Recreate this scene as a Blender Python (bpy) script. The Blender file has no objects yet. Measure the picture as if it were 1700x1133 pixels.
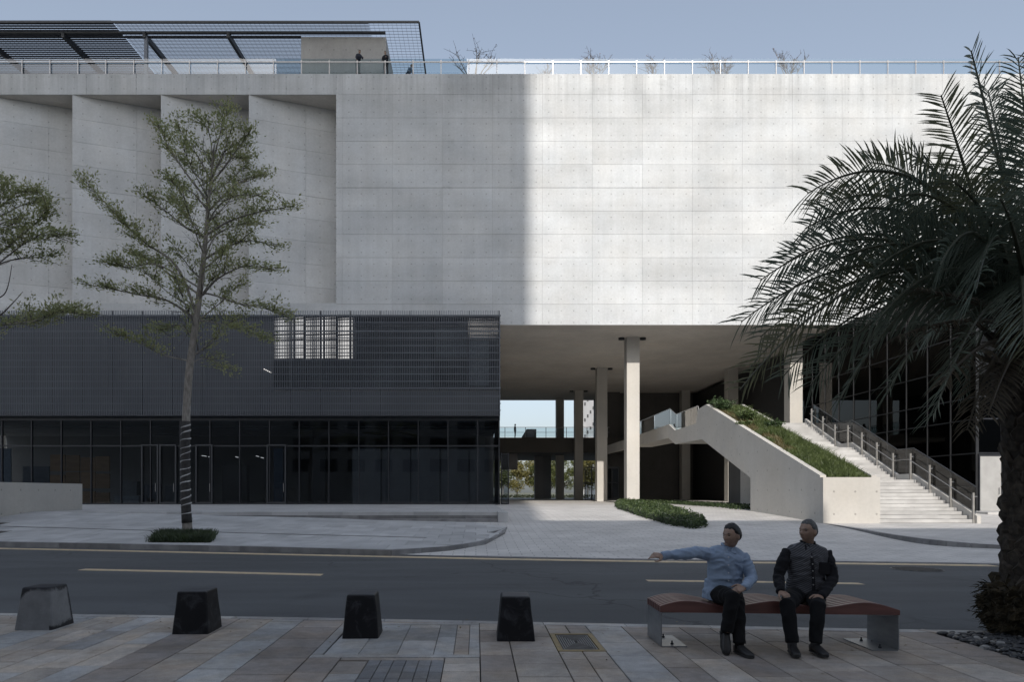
import bpy, bmesh, math, random
import numpy as np
from mathutils import Vector, Matrix, noise
random.seed(7); rng = np.random.default_rng(7)
C = bpy.context.scene.collection
S = bpy.context.scene
R = math.radians
V3 = Vector

# ------------------------------------------------------------------ camera, sky, sun, exposure
cam = bpy.data.cameras.new('camera'); camo = bpy.data.objects.new('camera', cam); C.objects.link(camo)
cam.sensor_width = 36.0; cam.lens = 24.0; cam.clip_start = 0.1; cam.clip_end = 4000
cam.shift_x = (850 - 790) / 1700.0; cam.shift_y = (818 - 566.5) / 1700.0
camo.location = (0, 0, 1.6); camo.rotation_euler = (R(90), 0, 0)
S.camera = camo
SUN_EL, SUN_AZ = 28.5, 3.0            # the sun stands behind the camera, its light travels along +Y (a touch to +X)
w = bpy.data.worlds.new('World'); S.world = w; w.use_nodes = True
wn, wl = w.node_tree.nodes, w.node_tree.links
sky = wn.new('ShaderNodeTexSky'); sky.sky_type = 'NISHITA'; sky.sun_disc = False
sky.sun_elevation = R(SUN_EL); sky.sun_rotation = R(180 + SUN_AZ)
sky.air_density = 1.0; sky.dust_density = 3.2; sky.ozone_density = 3.0; sky.altitude = 20
bg = wn['Background']; gm_ = wn.new('ShaderNodeGamma'); gm_.inputs['Gamma'].default_value = .72; wl.new(sky.outputs[0], gm_.inputs['Color']); hs = wn.new('ShaderNodeHueSaturation'); hs.inputs['Saturation'].default_value = .70; wl.new(gm_.outputs[0], hs.inputs['Color']); wl.new(hs.outputs[0], bg.inputs[0]); bg.inputs[1].default_value = 0.15
sl = bpy.data.lights.new('sun', 'SUN'); sl.energy = 2.2; sl.angle = R(0.53); sl.color = (1.0, 0.93, 0.845)
so = bpy.data.objects.new('sun', sl); C.objects.link(so); so.location = (0, -60, 80)
sd = V3((math.sin(R(SUN_AZ)) * math.cos(R(SUN_EL)), math.cos(R(SUN_AZ)) * math.cos(R(SUN_EL)), -math.sin(R(SUN_EL))))
so.rotation_euler = sd.to_track_quat('-Z', 'Y').to_euler()
vs = S.view_settings; vs.view_transform = 'Standard'; vs.look = 'None'; vs.gamma = 1; vs.use_curve_mapping = False
vs.exposure = 0.86

# ------------------------------------------------------------------ survey helpers: bearing/height of a point -> metres
F, U, VH, E = 1133.0, 790.0, 818.0, 1.6
def P(px, py, d): return V3(((px - U) * d / F, d, E - (py - VH) * d / F))
def G(px, py, z=0.0):
    d = (E - z) * F / (py - VH); return V3(((px - U) * d / F, d, z))
def XA(px, d): return (px - U) * d / F
def ZA(py, d): return E - (py - VH) * d / F
def sstep(t): t = min(1, max(0, t)); return t * t * (3 - 2 * t)
def drive_z(y): return -0.1 + 0.8 * sstep((y - 16) / 26.0)
def GD(px, py):
    d = 25.0
    for _ in range(60): d = 0.5 * d + 0.5 * (E - drive_z(d)) * F / (py - VH)
    return V3(((px - U) * d / F, d, drive_z(d)))

# ------------------------------------------------------------------ mesh builder
ORG = {}
class MB:
    def __init__(s): s.v = []; s.f = []
    def add(s, vs, fs):
        b = len(s.v); s.v.extend([tuple(p) for p in vs]); s.f.extend([tuple(b + i for i in f) for f in fs])
    def box(s, x0, x1, y0, y1, z0, z1):
        s.add([(x0,y0,z0),(x1,y0,z0),(x1,y1,z0),(x0,y1,z0),(x0,y0,z1),(x1,y0,z1),(x1,y1,z1),(x0,y1,z1)],
              [(0,3,2,1),(4,5,6,7),(0,1,5,4),(1,2,6,5),(2,3,7,6),(3,0,4,7)])
    def hexa(s, p):   # 8 corners: bottom 4 ccw, top 4 ccw
        s.add(p, [(0,3,2,1),(4,5,6,7),(0,1,5,4),(1,2,6,5),(2,3,7,6),(3,0,4,7)])
    def bar(s, a, b, w, h=None, up=V3((0,0,1))):
        h = h or w; a = V3(a); b = V3(b); t = (b - a).normalized()
        u = t.cross(up)
        if u.length < 1e-4: u = t.cross(V3((1,0,0)))
        u.normalize(); v = u.cross(t)
        o = [(-1,-1),(1,-1),(1,1),(-1,1)]
        s.hexa([a + u*(i*w/2) + v*(j*h/2) for i, j in o] + [b + u*(i*w/2) + v*(j*h/2) for i, j in o])
    def prism_x(s, poly, x0, x1):   # poly in (y,z)
        n = len(poly)
        vs = [(x0, y, z) for y, z in poly] + [(x1, y, z) for y, z in poly]
        s.add(vs, [tuple(range(n)), tuple(range(2*n-1, n-1, -1))] + [(i, i+n, (i+1) % n + n, (i+1) % n) for i in range(n)])
    def prism_z(s, poly, z0, z1):   # poly in (x,y)
        n = len(poly)
        vs = [(x, y, z0) for x, y in poly] + [(x, y, z1) for x, y in poly]
        s.add(vs, [tuple(range(n-1, -1, -1)), tuple(range(n, 2*n))] + [(i, (i+1) % n, (i+1) % n + n, i+n) for i in range(n)])
    def tube(s, pts, rad, n=8, cap=True, squash=None):
        pts = [V3(p) for p in pts]; m = len(pts)
        if not hasattr(rad, '__len__'): rad = [rad] * m
        ref = V3((0,0,1)); prev = None; vs = []
        for i, p in enumerate(pts):
            t = (pts[min(i+1, m-1)] - pts[max(i-1, 0)])
            t = t.normalized() if t.length > 1e-9 else V3((0,0,1))
            if prev is None:
                u = t.cross(ref)
                if u.length < 1e-3: u = t.cross(V3((0,1,0)))
            else: u = prev - t * prev.dot(t)
            u.normalize(); prev = u; v = t.cross(u)
            for k in range(n):
                a = 2*math.pi*k/n
                o = u*math.cos(a)*rad[i] + v*math.sin(a)*rad[i]
                if squash is not None:   # (axis, factor)
                    ax, fac = squash; o = o - ax * (o.dot(ax) * (1 - fac))
                vs.append(p + o)
        fs = []
        for i in range(m-1):
            for k in range(n):
                a, b = i*n + k, i*n + (k+1) % n
                fs.append((a, b, b+n, a+n))
        if cap: fs += [tuple(range(n-1, -1, -1)), tuple(range((m-1)*n, m*n))]
        s.add(vs, fs)
    def loft(s, rings, n=20, e=2.0):   # ring: centre, vec u (half axis), vec v (half axis)
        vs = []
        for c, u, v in rings:
            for k in range(n):
                a = 2*math.pi*k/n; ca, sa = math.cos(a), math.sin(a)
                x = math.copysign(abs(ca)**(2/e), ca); y = math.copysign(abs(sa)**(2/e), sa)
                vs.append(V3(c) + V3(u)*x + V3(v)*y)
        m = len(rings); fs = []
        for i in range(m-1):
            for k in range(n):
                a, b = i*n + k, i*n + (k+1) % n
                fs.append((a, b, b+n, a+n))
        fs += [tuple(range(n-1, -1, -1)), tuple(range((m-1)*n, m*n))]
        s.add(vs, fs)
    def ball(s, c, r, nu=10, nv=7, mat=None):
        c = V3(c); rx, ry, rz = r if hasattr(r, '__len__') else (r, r, r)
        vs = [V3((0,0,-rz))]
        for j in range(1, nv):
            th = -math.pi/2 + math.pi*j/nv
            for k in range(nu):
                a = 2*math.pi*k/nu
                vs.append(V3((rx*math.cos(th)*math.cos(a), ry*math.cos(th)*math.sin(a), rz*math.sin(th))))
        vs.append(V3((0,0,rz)))
        if mat is not None: vs = [mat @ q for q in vs]
        fs = [(0, 1+(k+1) % nu, 1+k) for k in range(nu)]
        for j in range(nv-2):
            for k in range(nu):
                a, b = 1+j*nu+k, 1+j*nu+(k+1) % nu
                fs.append((a, b, b+nu, a+nu))
        t = 1+(nv-2)*nu
        fs += [(t+k, t+(k+1) % nu, t+nu) for k in range(nu)]
        s.add([c+q for q in vs], fs)
    def mesh(s, name, smooth=False, at=None):
        v = np.array(s.v, dtype=float)
        c = np.array([(v[:,0].min()+v[:,0].max())/2, (v[:,1].min()+v[:,1].max())/2, v[:,2].min()]) if at is None else np.array(at)
        me = bpy.data.meshes.new(name); me.from_pydata((v - c).tolist(), [], s.f)
        if smooth: me.polygons.foreach_set('use_smooth', [True]*len(me.polygons))
        me.update(); return me, V3(c)
    def build(s, name, m, parent=None, smooth=False, kind=None):
        me, c = s.mesh(name, smooth); return put(name, me, m, c, parent, kind)
def put(name, me, m, c, parent=None, kind=None):
    if m is not None:
        me.materials.clear(); me.materials.append(m)
    o = bpy.data.objects.new(name, me); C.objects.link(o); ORG[o] = V3(c)
    if parent is not None:
        o.parent = parent; o.location = V3(c) - ORG[parent]
    else: o.location = c
    if kind: o['kind'] = kind
    return o
def dup(o, delta, parent='same', label=None):   # copy of a single mesh part moved by delta
    c = o.copy(); C.objects.link(c); ORG[c] = ORG[o] + V3(delta)
    if parent != 'same': c.parent = parent
    c.location = ORG[c] - (ORG[c.parent] if c.parent else V3()); return c
def tag(o, label, cat, group=None, kind=None):
    o['label'] = label; o['category'] = cat
    if group: o['group'] = group
    if kind: o['kind'] = kind
    return o
def thing(name, label, cat, loc, group=None):
    o = bpy.data.objects.new(name, None); C.objects.link(o); o.location = loc; ORG[o] = V3(loc)
    o.empty_display_size = 0.2
    return tag(o, label, cat, group)
def struct(o): o['kind'] = 'structure'; return o

# ------------------------------------------------------------------ materials
def newmat(name):
    m = bpy.data.materials.new(name); m.use_nodes = True
    n, l = m.node_tree.nodes, m.node_tree.links
    return m, n, l, n['Principled BSDF']
def _math(n, l, op, a, b=None, clamp=False):
    q = n.new('ShaderNodeMath'); q.operation = op; q.use_clamp = clamp
    for i, x in enumerate((a, b)):
        if x is None: continue
        if isinstance(x, (int, float)): q.inputs[i].default_value = x
        else: l.new(x, q.inputs[i])
    return q.outputs[0]
def _noise(n, l, vec, scale, detail=4, rough=.55, dist=0):
    q = n.new('ShaderNodeTexNoise'); q.inputs['Scale'].default_value = scale; q.inputs['Detail'].default_value = detail
    q.inputs['Roughness'].default_value = rough; q.inputs['Distortion'].default_value = dist
    l.new(vec, q.inputs['Vector']); return q.outputs['Fac']
def _map(n, l, vec, sc, rot=(0,0,0)):
    q = n.new('ShaderNodeMapping'); q.inputs['Scale'].default_value = sc; q.inputs['Rotation'].default_value = rot
    l.new(vec, q.inputs['Vector']); return q.outputs[0]
def _ramp(n, l, fac, a, b, va=0.0, vb=1.0):
    q = n.new('ShaderNodeMapRange'); q.inputs[1].default_value = a; q.inputs[2].default_value = b
    q.inputs[3].default_value = va; q.inputs[4].default_value = vb; l.new(fac, q.inputs[0]); return q.outputs[0]
def _mix(n, l, fac, a, b, mode='MIX'):
    q = n.new('ShaderNodeMix'); q.data_type = 'RGBA'; q.blend_type = mode
    for s, x in ((q.inputs[0], fac), (q.inputs[6], a), (q.inputs[7], b)):
        if isinstance(x, (int, float)): s.default_value = x
        elif isinstance(x, (tuple, list)): s.default_value = (*x[:3], 1)
        else: l.new(x, s)
    return q.outputs[2]
def _gray(n, l, v):
    q = n.new('ShaderNodeCombineXYZ')
    for i in range(3): l.new(v, q.inputs[i])
    return q.outputs[0]
def _bump(n, l, bsdf, h, strength, dist):
    q = n.new('ShaderNodeBump'); q.inputs['Strength'].default_value = strength; q.inputs['Distance'].default_value = dist
    l.new(h, q.inputs['Height']); l.new(q.outputs[0], bsdf.inputs['Normal'])
def mat(name, c1, c2=None, scale=6, rough=.6, bump=0, bscale=60, bdist=.004, metal=0, stretch=(1,1,1), rand=0, spec=.5, contrast=(.35,.65), coat=0):
    m, n, l, b = newmat(name)
    pos = n.new('ShaderNodeNewGeometry').outputs['Position']
    c2 = c2 or tuple(x*.75 for x in c1)
    f = _ramp(n, l, _noise(n, l, _map(n, l, pos, stretch), scale, 6), *contrast)
    col = _mix(n, l, f, c1, c2)
    if rand:
        r = n.new('ShaderNodeObjectInfo').outputs['Random']
        col = _mix(n, l, 1.0, col, _gray(n, l, _ramp(n, l, r, 0, 1, 1-rand, 1+rand)), 'MULTIPLY')
    l.new(col, b.inputs['Base Color'])
    b.inputs['Roughness'].default_value = rough; b.inputs['Metallic'].default_value = metal
    b.inputs['Specular IOR Level'].default_value = spec; b.inputs['Coat Weight'].default_value = coat
    if bump: _bump(n, l, b, _noise(n, l, _map(n, l, pos, stretch), bscale, 5), bump, bdist)
    return m
def concrete(name, base, axis='X', holes=True, ox=0.0, oz=0.0, rand=.05, hx=.915, hz=.8575, spread=1.0, parapet=False):
    m, n, l, b = newmat(name)
    pos = n.new('ShaderNodeNewGeometry').outputs['Position']
    sep = n.new('ShaderNodeSeparateXYZ'); l.new(pos, sep.inputs[0])
    big = _ramp(n, l, _noise(n, l, _map(n, l, pos, (.22,.22,.3)), 1.0, 7, .62), .3, .72, 1-.17*spread, 1+.11*spread)
    streak = _ramp(n, l, _noise(n, l, _map(n, l, pos, (2.2,2.2,.09)), 1.0, 5, .6), .3, .75, 1-.065*spread, 1+.035*spread)
    fine = _ramp(n, l, _noise(n, l, pos, 7, 5), .3, .7, 1-.06*spread, 1+.05*spread)
    v = _math(n, l, 'MULTIPLY', _math(n, l, 'MULTIPLY', big, streak), fine)
    smear = _ramp(n, l, _noise(n, l, _map(n, l, pos, (.33,.33,.5)), 1.0, 8, .68, .6), .62, .78, 1.0, .78)
    v = _math(n, l, 'MULTIPLY', v, smear)
    if parapet:    # rain streaks running down from the roof edge
        top = _ramp(n, l, sep.outputs[2], 28.2, 32.3, 0.0, 1.0)
        run = _ramp(n, l, _noise(n, l, _map(n, l, pos, (1.6,1.6,.05)), 1.0, 6, .7), .42, .72, 0.0, .34)
        v = _math(n, l, 'MULTIPLY', v, _math(n, l, 'SUBTRACT', 1.0, _math(n, l, 'MULTIPLY', run, top)))
        pour = _ramp(n, l, _noise(n, l, _map(n, l, pos, (.05,.05,.62)), 1.0, 2, .4), .42, .58, .95, 1.03)
        v = _math(n, l, 'MULTIPLY', v, pour)
    h = None
    if holes:
        ca = sep.outputs[0] if axis == 'X' else sep.outputs[1]
        fx = _math(n, l, 'MULTIPLY', _math(n, l, 'SUBTRACT', _math(n, l, 'FRACT', _math(n, l, 'DIVIDE', _math(n, l, 'SUBTRACT', ca, ox), hx)), .5), hx)
        fz = _math(n, l, 'MULTIPLY', _math(n, l, 'SUBTRACT', _math(n, l, 'FRACT', _math(n, l, 'DIVIDE', _math(n, l, 'SUBTRACT', sep.outputs[2], oz), hz)), .5), hz)
        d2 = _math(n, l, 'SQRT', _math(n, l, 'ADD', _math(n, l, 'MULTIPLY', fx, fx), _math(n, l, 'MULTIPLY', fz, fz)))
        h = _ramp(n, l, d2, .034, .055, 0.0, 1.0)
        v = _math(n, l, 'MULTIPLY', v, _ramp(n, l, h, 0, 1, .66, 1.0))
    if rand:
        r = n.new('ShaderNodeObjectInfo').outputs['Random']
        v = _math(n, l, 'MULTIPLY', v, _ramp(n, l, r, 0, 1, 1-rand, 1+rand))
    warm = _noise(n, l, _map(n, l, pos, (.4,.4,.4)), 1.0, 3)
    col = _mix(n, l, warm, (base[0]*.975, base[1], base[2]*1.03), (base[0]*1.03, base[1], base[2]*.96))
    l.new(_mix(n, l, 1.0, col, _gray(n, l, v), 'MULTIPLY'), b.inputs['Base Color'])
    b.inputs['Roughness'].default_value = .78; b.inputs['Specular IOR Level'].default_value = .3
    hh = _noise(n, l, pos, 14, 6)
    if h is not None: hh = _math(n, l, 'ADD', _math(n, l, 'MULTIPLY', hh, .3), h)
    _bump(n, l, b, hh, .35, .02)
    return m
def glass(name, tint, ior=1.6, rough=0.0, refl=1.0, wob=0):
    m, n, l, b = newmat(name); n.remove(b)
    t = n.new('ShaderNodeBsdfTransparent'); t.inputs[0].default_value = (*tint, 1)
    g = n.new('ShaderNodeBsdfGlossy'); g.inputs['Roughness'].default_value = rough; g.inputs['Color'].default_value = (refl, refl, refl, 1)
    f = n.new('ShaderNodeFresnel'); f.inputs[0].default_value = ior
    bf = n.new('ShaderNodeNewGeometry').outputs['Backfacing']; fac = _math(n, l, 'MULTIPLY', f.outputs[0], _math(n, l, 'SUBTRACT', 1.0, bf))
    x = n.new('ShaderNodeMixShader'); l.new(fac, x.inputs[0]); l.new(t.outputs[0], x.inputs[1]); l.new(g.outputs[0], x.inputs[2])
    if wob:
        pos = n.new('ShaderNodeNewGeometry').outputs['Position']
        q = n.new('ShaderNodeBump'); q.inputs['Strength'].default_value = wob; q.inputs['Distance'].default_value = .02
        l.new(_noise(n, l, _map(n, l, pos, (1.2,1.2,.35)), 1.0, 1), q.inputs['Height']); l.new(q.outputs[0], g.inputs['Normal']); 
    l.new(x.outputs[0], n['Material Output'].inputs[0]); return m
def paver(name, c1, c2, w, h, mortar, rand=.15, rot=0, off=.5):
    m, n, l, b = newmat(name)
    pos = n.new('ShaderNodeNewGeometry').outputs['Position']
    q = n.new('ShaderNodeTexBrick'); q.offset = off; l.new(_map(n, l, pos, (1,1,0), (0,0,rot)), q.inputs['Vector'])
    q.inputs['Color1'].default_value = (*c1, 1); q.inputs['Color2'].default_value = (*c2, 1); q.inputs['Mortar'].default_value = (*[x*.55 for x in c2], 1)
    q.inputs['Scale'].default_value = 1; q.inputs['Mortar Size'].default_value = mortar; q.inputs['Brick Width'].default_value = w; q.inputs['Row Height'].default_value = h
    q.inputs['Mortar Smooth'].default_value = .2
    big = _ramp(n, l, _noise(n, l, _map(n, l, pos, (.5,.5,1)), .9, 8, .65), .3, .72, 1.12, .78)
    st = _ramp(n, l, _noise(n, l, _map(n, l, pos, (.5,1.6,1)), 1.1, 6, .6, .5), .58, .75, 1.0, .72)
    fine = _ramp(n, l, _noise(n, l, pos, 30, 3), .3, .7, .9, 1.08)
    v = _math(n, l, 'MULTIPLY', _math(n, l, 'MULTIPLY', big, st), fine)
    l.new(_mix(n, l, 1.0, q.outputs['Color'], _gray(n, l, v), 'MULTIPLY'), b.inputs['Base Color'])
    b.inputs['Roughness'].default_value = .75
    _bump(n, l, b, _math(n, l, 'SUBTRACT', 1.0, q.outputs['Fac']), .5, .006)
    return m
def leafmat(name, c1, c2, rough=.5, trans=.25):
    m, n, l, b = newmat(name)
    pos = n.new('ShaderNodeNewGeometry').outputs['Position']
    f = _ramp(n, l, _noise(n, l, pos, 1.7, 5), .35, .65)
    col = _mix(n, l, f, c1, c2); l.new(col, b.inputs['Base Color']); b.inputs['Roughness'].default_value = rough
    t = n.new('ShaderNodeBsdfTranslucent'); l.new(col, t.inputs[0])
    x = n.new('ShaderNodeMixShader'); x.inputs[0].default_value = trans
    l.new(b.outputs[0], x.inputs[1]); l.new(t.outputs[0], x.inputs[2]); l.new(x.outputs[0], n['Material Output'].inputs[0]); return m

CONC = (.505, .528, .548)
M = dict(
 facade=concrete('facade_concrete', CONC, 'X', spread=1.05, parapet=True, ox=XA(568.8,50)-.0, oz=ZA(157,50)),
 fold=concrete('fold_concrete', CONC, 'X', spread=1.0, ox=XA(120,50)+.1, oz=ZA(157,50), hx=1.07),
 core=mat('joint_concrete', (.25,.25,.245), rough=.9),
 soffit=concrete('soffit_concrete', (.60,.57,.53), holes=False, rand=0),
 column=concrete('column_concrete', (.50,.485,.455), 'X', holes=False, spread=.6),
 wallY=concrete('stair_concrete', (.50,.485,.455), 'Y', holes=True, oz=.2, hx=1.2, hz=1.0, spread=.7),
 wallX=concrete('planter_concrete', (.50,.485,.455), 'X', holes=True, ox=14.6, oz=.2, hx=.9, hz=.95, spread=.6),
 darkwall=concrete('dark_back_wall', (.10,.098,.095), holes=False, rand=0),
 step=mat('step_stone', (.47,.468,.46), (.36,.357,.35), 1.3, .75, .3, 40, rand=.13),
 metal=mat('dark_metal', (.05,.055,.063), (.035,.04,.047), 3, .45, metal=.3),
 bars=mat('screen_metal', (.135,.153,.182), (.112,.128,.154), .4, .5, metal=.35),
 clad=mat('dark_cladding', (.060,.068,.082), (.076,.085,.10), .3, .5),
 frame=mat('window_frame_metal', (.035,.038,.045), (.025,.028,.034), 4, .4, metal=.4),
 steel=mat('brushed_steel', (.42,.42,.42), (.34,.34,.345), 5, .38, metal=.9, stretch=(1,1,6)),
 wire=mat('canopy_wire_metal', (.045,.05,.06), (.06,.065,.08), 3, .5, metal=.3),
 glass=glass('clear_glass', (.62,.65,.68), 1.6, refl=.9),
 store=glass('storefront_glass', (.55,.58,.61), 1.55, refl=.8, wob=.03),
 rail=glass('railing_glass', (.86,.92,.94), 2.1, refl=.95),
 mirror=glass('coated_window_glass', (.12,.13,.15), 5.0, refl=1.0, wob=.015),
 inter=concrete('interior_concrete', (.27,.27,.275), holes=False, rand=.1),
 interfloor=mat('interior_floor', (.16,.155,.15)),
 ply=mat('plywood', (.42,.26,.14), (.30,.18,.09), 2.2, .6, stretch=(.6,1,3), rand=.15),
 white=mat('white_paint', (.7,.7,.69), (.62,.62,.61), 3, .5),
 
 yellow=mat('yellow_road_paint', (.60,.47,.30), (.36,.31,.24), 7, .7, .2, 120, contrast=(.45,.75)),
 ground=mat('far_ground', (.13,.135,.09), (.10,.10,.07), .2, .9),
 drive=paver('driveway_pavers', (.62,.605,.585), (.55,.54,.525), .62, .31, .012),
 platform=paver('platform_pavers', (.46,.46,.46), (.42,.42,.425), 1.2, .9, .012),
 kerb=mat('kerb_granite', (.24,.24,.24), (.16,.16,.165), 2.5, .75, .3, 60, rand=.18),
 slabL=mat('pale_paving_granite', (.47,.475,.48), (.38,.385,.39), 1.2, .75, .3, 60, rand=.12),
 grout=mat('grout', (.05,.048,.045), rough=.95),
)
# paving stones by colour
for k, c in dict(beige=(.39,.355,.318), pink=(.262,.235,.217), blue=(.328,.333,.334), tan=(.325,.292,.262), dark=(.17,.175,.185), grey=(.34,.338,.335)).items():
    m, n, l, b = newmat(k+'_paving_stone'); pos = n.new('ShaderNodeNewGeometry').outputs['Position']
    grime = _ramp(n, l, _noise(n, l, _map(n, l, pos, (.9,.9,.9)), 1.0, 9, .68, .4), .36, .68, 1.22, .62)
    blot = _ramp(n, l, _noise(n, l, pos, 9, 7, .7), .3, .72, 1.14, .78)
    speck = _ramp(n, l, _noise(n, l, pos, 95, 3, .8), .3, .7, .72, 1.28)
    v = _math(n, l, 'MULTIPLY', _math(n, l, 'MULTIPLY', grime, blot), speck)
    v = _math(n, l, 'MULTIPLY', v, _ramp(n, l, n.new('ShaderNodeObjectInfo').outputs['Random'], 0, 1, .82, 1.2))
    warm = _mix(n, l, _ramp(n, l, _noise(n, l, pos, 2.3, 5), .4, .7), c, (c[0]*1.06, c[1]*.97, c[2]*.86))
    l.new(_mix(n, l, 1.0, warm, _gray(n, l, v), 'MULTIPLY'), b.inputs['Base Color']); b.inputs['Roughness'].default_value = .72
    _bump(n, l, b, _noise(n, l, pos, 120, 5), .35, .003); M['st_'+k] = m

m, n, l, b = newmat('asphalt'); pos = n.new('ShaderNodeNewGeometry').outputs['Position']
agg = _ramp(n, l, _noise(n, l, pos, 70, 4, .8), .36, .64, .62, 1.42)
wear = _ramp(n, l, _noise(n, l, _map(n, l, pos, (.16,.8,1), (0,0,-.16)), 1.0, 6, .6, .3), .32, .7, .80, 1.18)
patch = _ramp(n, l, _noise(n, l, _map(n, l, pos, (.35,.35,1)), 1.0, 9, .72, .8), .56, .70, 1.0, .74)
vor = n.new('ShaderNodeTexVoronoi'); vor.feature = 'DISTANCE_TO_EDGE'; vor.inputs['Scale'].default_value = .33
wv = n.new('ShaderNodeVectorMath'); wv.operation = 'ADD'; nz = n.new('ShaderNodeTexNoise'); nz.inputs['Scale'].default_value = 1.3; nz.inputs['Detail'].default_value = 6; l.new(pos, nz.inputs['Vector'])
l.new(pos, wv.inputs[0]); l.new(nz.outputs['Color'], wv.inputs[1]); l.new(wv.outputs[0], vor.inputs['Vector'])
gate = _ramp(n, l, _noise(n, l, _map(n, l, pos, (.12,.12,1)), 1.0, 3), .50, .60, 1.0, 0.0)
crack = _math(n, l, 'MAXIMUM', _ramp(n, l, vor.outputs['Distance'], .0, .012, .55, 1.0), gate)
v = _math(n, l, 'MULTIPLY', _math(n, l, 'MULTIPLY', agg, wear), _math(n, l, 'MULTIPLY', patch, crack))
l.new(_mix(n, l, 1.0, (.098,.103,.108), _gray(n, l, v), 'MULTIPLY'), b.inputs['Base Color']); b.inputs['Roughness'].default_value = .85; b.inputs['Specular IOR Level'].default_value = .3
_bump(n, l, b, _noise(n, l, pos, 110, 4), .7, .012); M['asphalt'] = m
# ------------------------------------------------------------------ the ground, road and pavements
def grid_mesh(xs, ys, zf):
    b = MB(); nx = len(xs)
    b.v = [(x, y, zf(x, y)) for y in ys for x in xs]
    b.f = [(j*nx+i, j*nx+i+1, (j+1)*nx+i+1, (j+1)*nx+i) for j in range(len(ys)-1) for i in range(nx-1)]
    return b
b = MB(); b.add([(-1500,-600,-.25),(1500,-600,-.25),(1500,2500,-.25),(-1500,2500,-.25)], [(0,1,2,3)])
struct(b.build('ground', M['ground']))
ZR = -0.1
# road edges surveyed in the picture
near_pts = [(-20, 9.9), (XA(0, 9.02), 9.02), (XA(450, 8.75), 8.75), (XA(850, 8.43), 8.43), (XA(1450, 7.98), 7.98), (XA(1700,7.85), 7.85), (20, 6.9)]
def near_y(x): return float(np.interp(x, [p[0] for p in near_pts], [p[1] for p in near_pts]))
far_pts = [(-60, 29)] + [tuple(G(px, py, ZR)[:2]) for px, py in ((-60,906),(0,908.5),(200,912),(450,917.5),(660,922.5),(850,927),(1100,931.5),(1400,934.5),(1640,938),(1760,940))] + [(60, 8)]
def far_y(x): return float(np.interp(x, [p[0] for p in far_pts], [p[1] for p in far_pts]))
xs = np.linspace(-60, 60, 121)
b = MB(); n = len(xs)
b.v = [(x, near_y(x)-.3, ZR) for x in xs] + [(x, far_y(x)+1.2, ZR) for x in xs]
b.f = [(i, i+1, n+i+1, n+i) for i in range(n-1)]
road = struct(b.build('road', M['asphalt']))
def strip(pxs, wpx, name):    # painted line following surveyed points, width in metres
    b = MB(); k = 24
    ps = [G(px, py, ZR) for px, py in pxs]
    pts = []
    for i in range(len(ps)-1):
        for j in range(k): pts.append(ps[i].lerp(ps[i+1], j/k))
    pts.append(ps[-1]); vs = []
    for p in pts:
        e = .012*noise.noise(p*3); vs += [(p.x, p.y-wpx/2+e, ZR+.004), (p.x, p.y+wpx/2+e*.5, ZR+.004)]
    b.v = vs; b.f = [(2*i, 2*i+2, 2*i+3, 2*i+1) for i in range(len(pts)-1)]
    o = b.build(name, M['yellow'], road); return o
strip([(-60,909),(0,911.5),(200,915.5),(450,921),(660,925.5),(850,929.5),(1100,933.5),(1400,936.5),(1650,940)], .40, 'edge_line')
strip([(135,946.5),(335,950.5),(535,955.5)], .30, 'lane_dash')
strip([(1074,965),(1250,967),(1430,970)], .24, 'lane_dash')
# manhole in the road
c = G(1522, 946, ZR); b = MB()
b.prism_z([(c.x+.52*math.cos(a), c.y+.52*math.sin(a)) for a in np.linspace(0, 2*math.pi, 28, endpoint=False)], ZR-.02, ZR+.006)
mh = b.build('manhole_cover', M['metal']); tag(mh, 'round iron manhole cover in the road beyond the bench', 'manhole cover')
b = MB()
for i in range(-4, 5):
    hw = math.sqrt(max(.01, .46**2-(i*.1)**2)); b.box(c.x-hw, c.x+hw, c.y+i*.1-.02, c.y+i*.1+.02, ZR+.006, ZR+.014)
b.build('tread_rib', mat('worn_iron', (.11,.11,.11), (.07,.07,.07), 20, .5, metal=.4), mh, kind='stuff')

# ---- near pavement: a bed with every stone laid on it
b = MB(); n = len(xs)
b.v = [(x, -7.9, -.03) for x in xs] + [(x, near_y(x)-.02, -.03) for x in xs] + [(x, near_y(x)-.02, -.22) for x in xs]
b.f = [(i, i+1, n+i+1, n+i) for i in range(n-1)] + [(n+i, n+i+1, 2*n+i+1, 2*n+i) for i in range(n-1)]
pave = struct(b.build('pavement', M['grout']))
def stone(x0, x1, y0, y1, m, gap=.0055, z=0.0, name='paving_stone', parent=None, clip=True):
    q = [(x0+gap, y0+gap), (x1-gap, y0+gap), (x1-gap, y1-gap), (x0+gap, y1-gap)]
    if clip:
        q = [(x, min(y, near_y(x)-.165)) for x, y in q]
        if q[3][1]-q[0][1] < .03 and q[2][1]-q[1][1] < .03: return
    zz = z + random.uniform(-.0015, .0015); tx, ty = random.uniform(-.0025, .0025), random.uniform(-.002, .002)
    cx, cy = (x0+x1)/2, (y0+y1)/2; b = MB(); e = .004
    cc = [(x + (e if x < cx else -e), y + (e if y < cy else -e)) for x, y in q]
    b.add([(x, y, -.05) for x, y in q] + [(x, y, zz-.004+tx*(x-cx)+ty*(y-cy)) for x, y in q] + [(x, y, zz+tx*(x-cx)+ty*(y-cy)) for x, y in cc],
          [(0,1,5,4),(1,2,6,5),(2,3,7,6),(3,0,4,7),(4,5,9,8),(5,6,10,9),(6,7,11,10),(7,4,8,11),(8,9,10,11)])
    return b.build(name, m, parent or pave)
INSET = (-1.62, .04, 6.60, 8.33)          # framed inspection cover laid with grey stone
DRAIN = (.83, 1.31, 6.86, 7.72)
PATCH = (-1.02, -.30, 5.0, 6.50)
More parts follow.
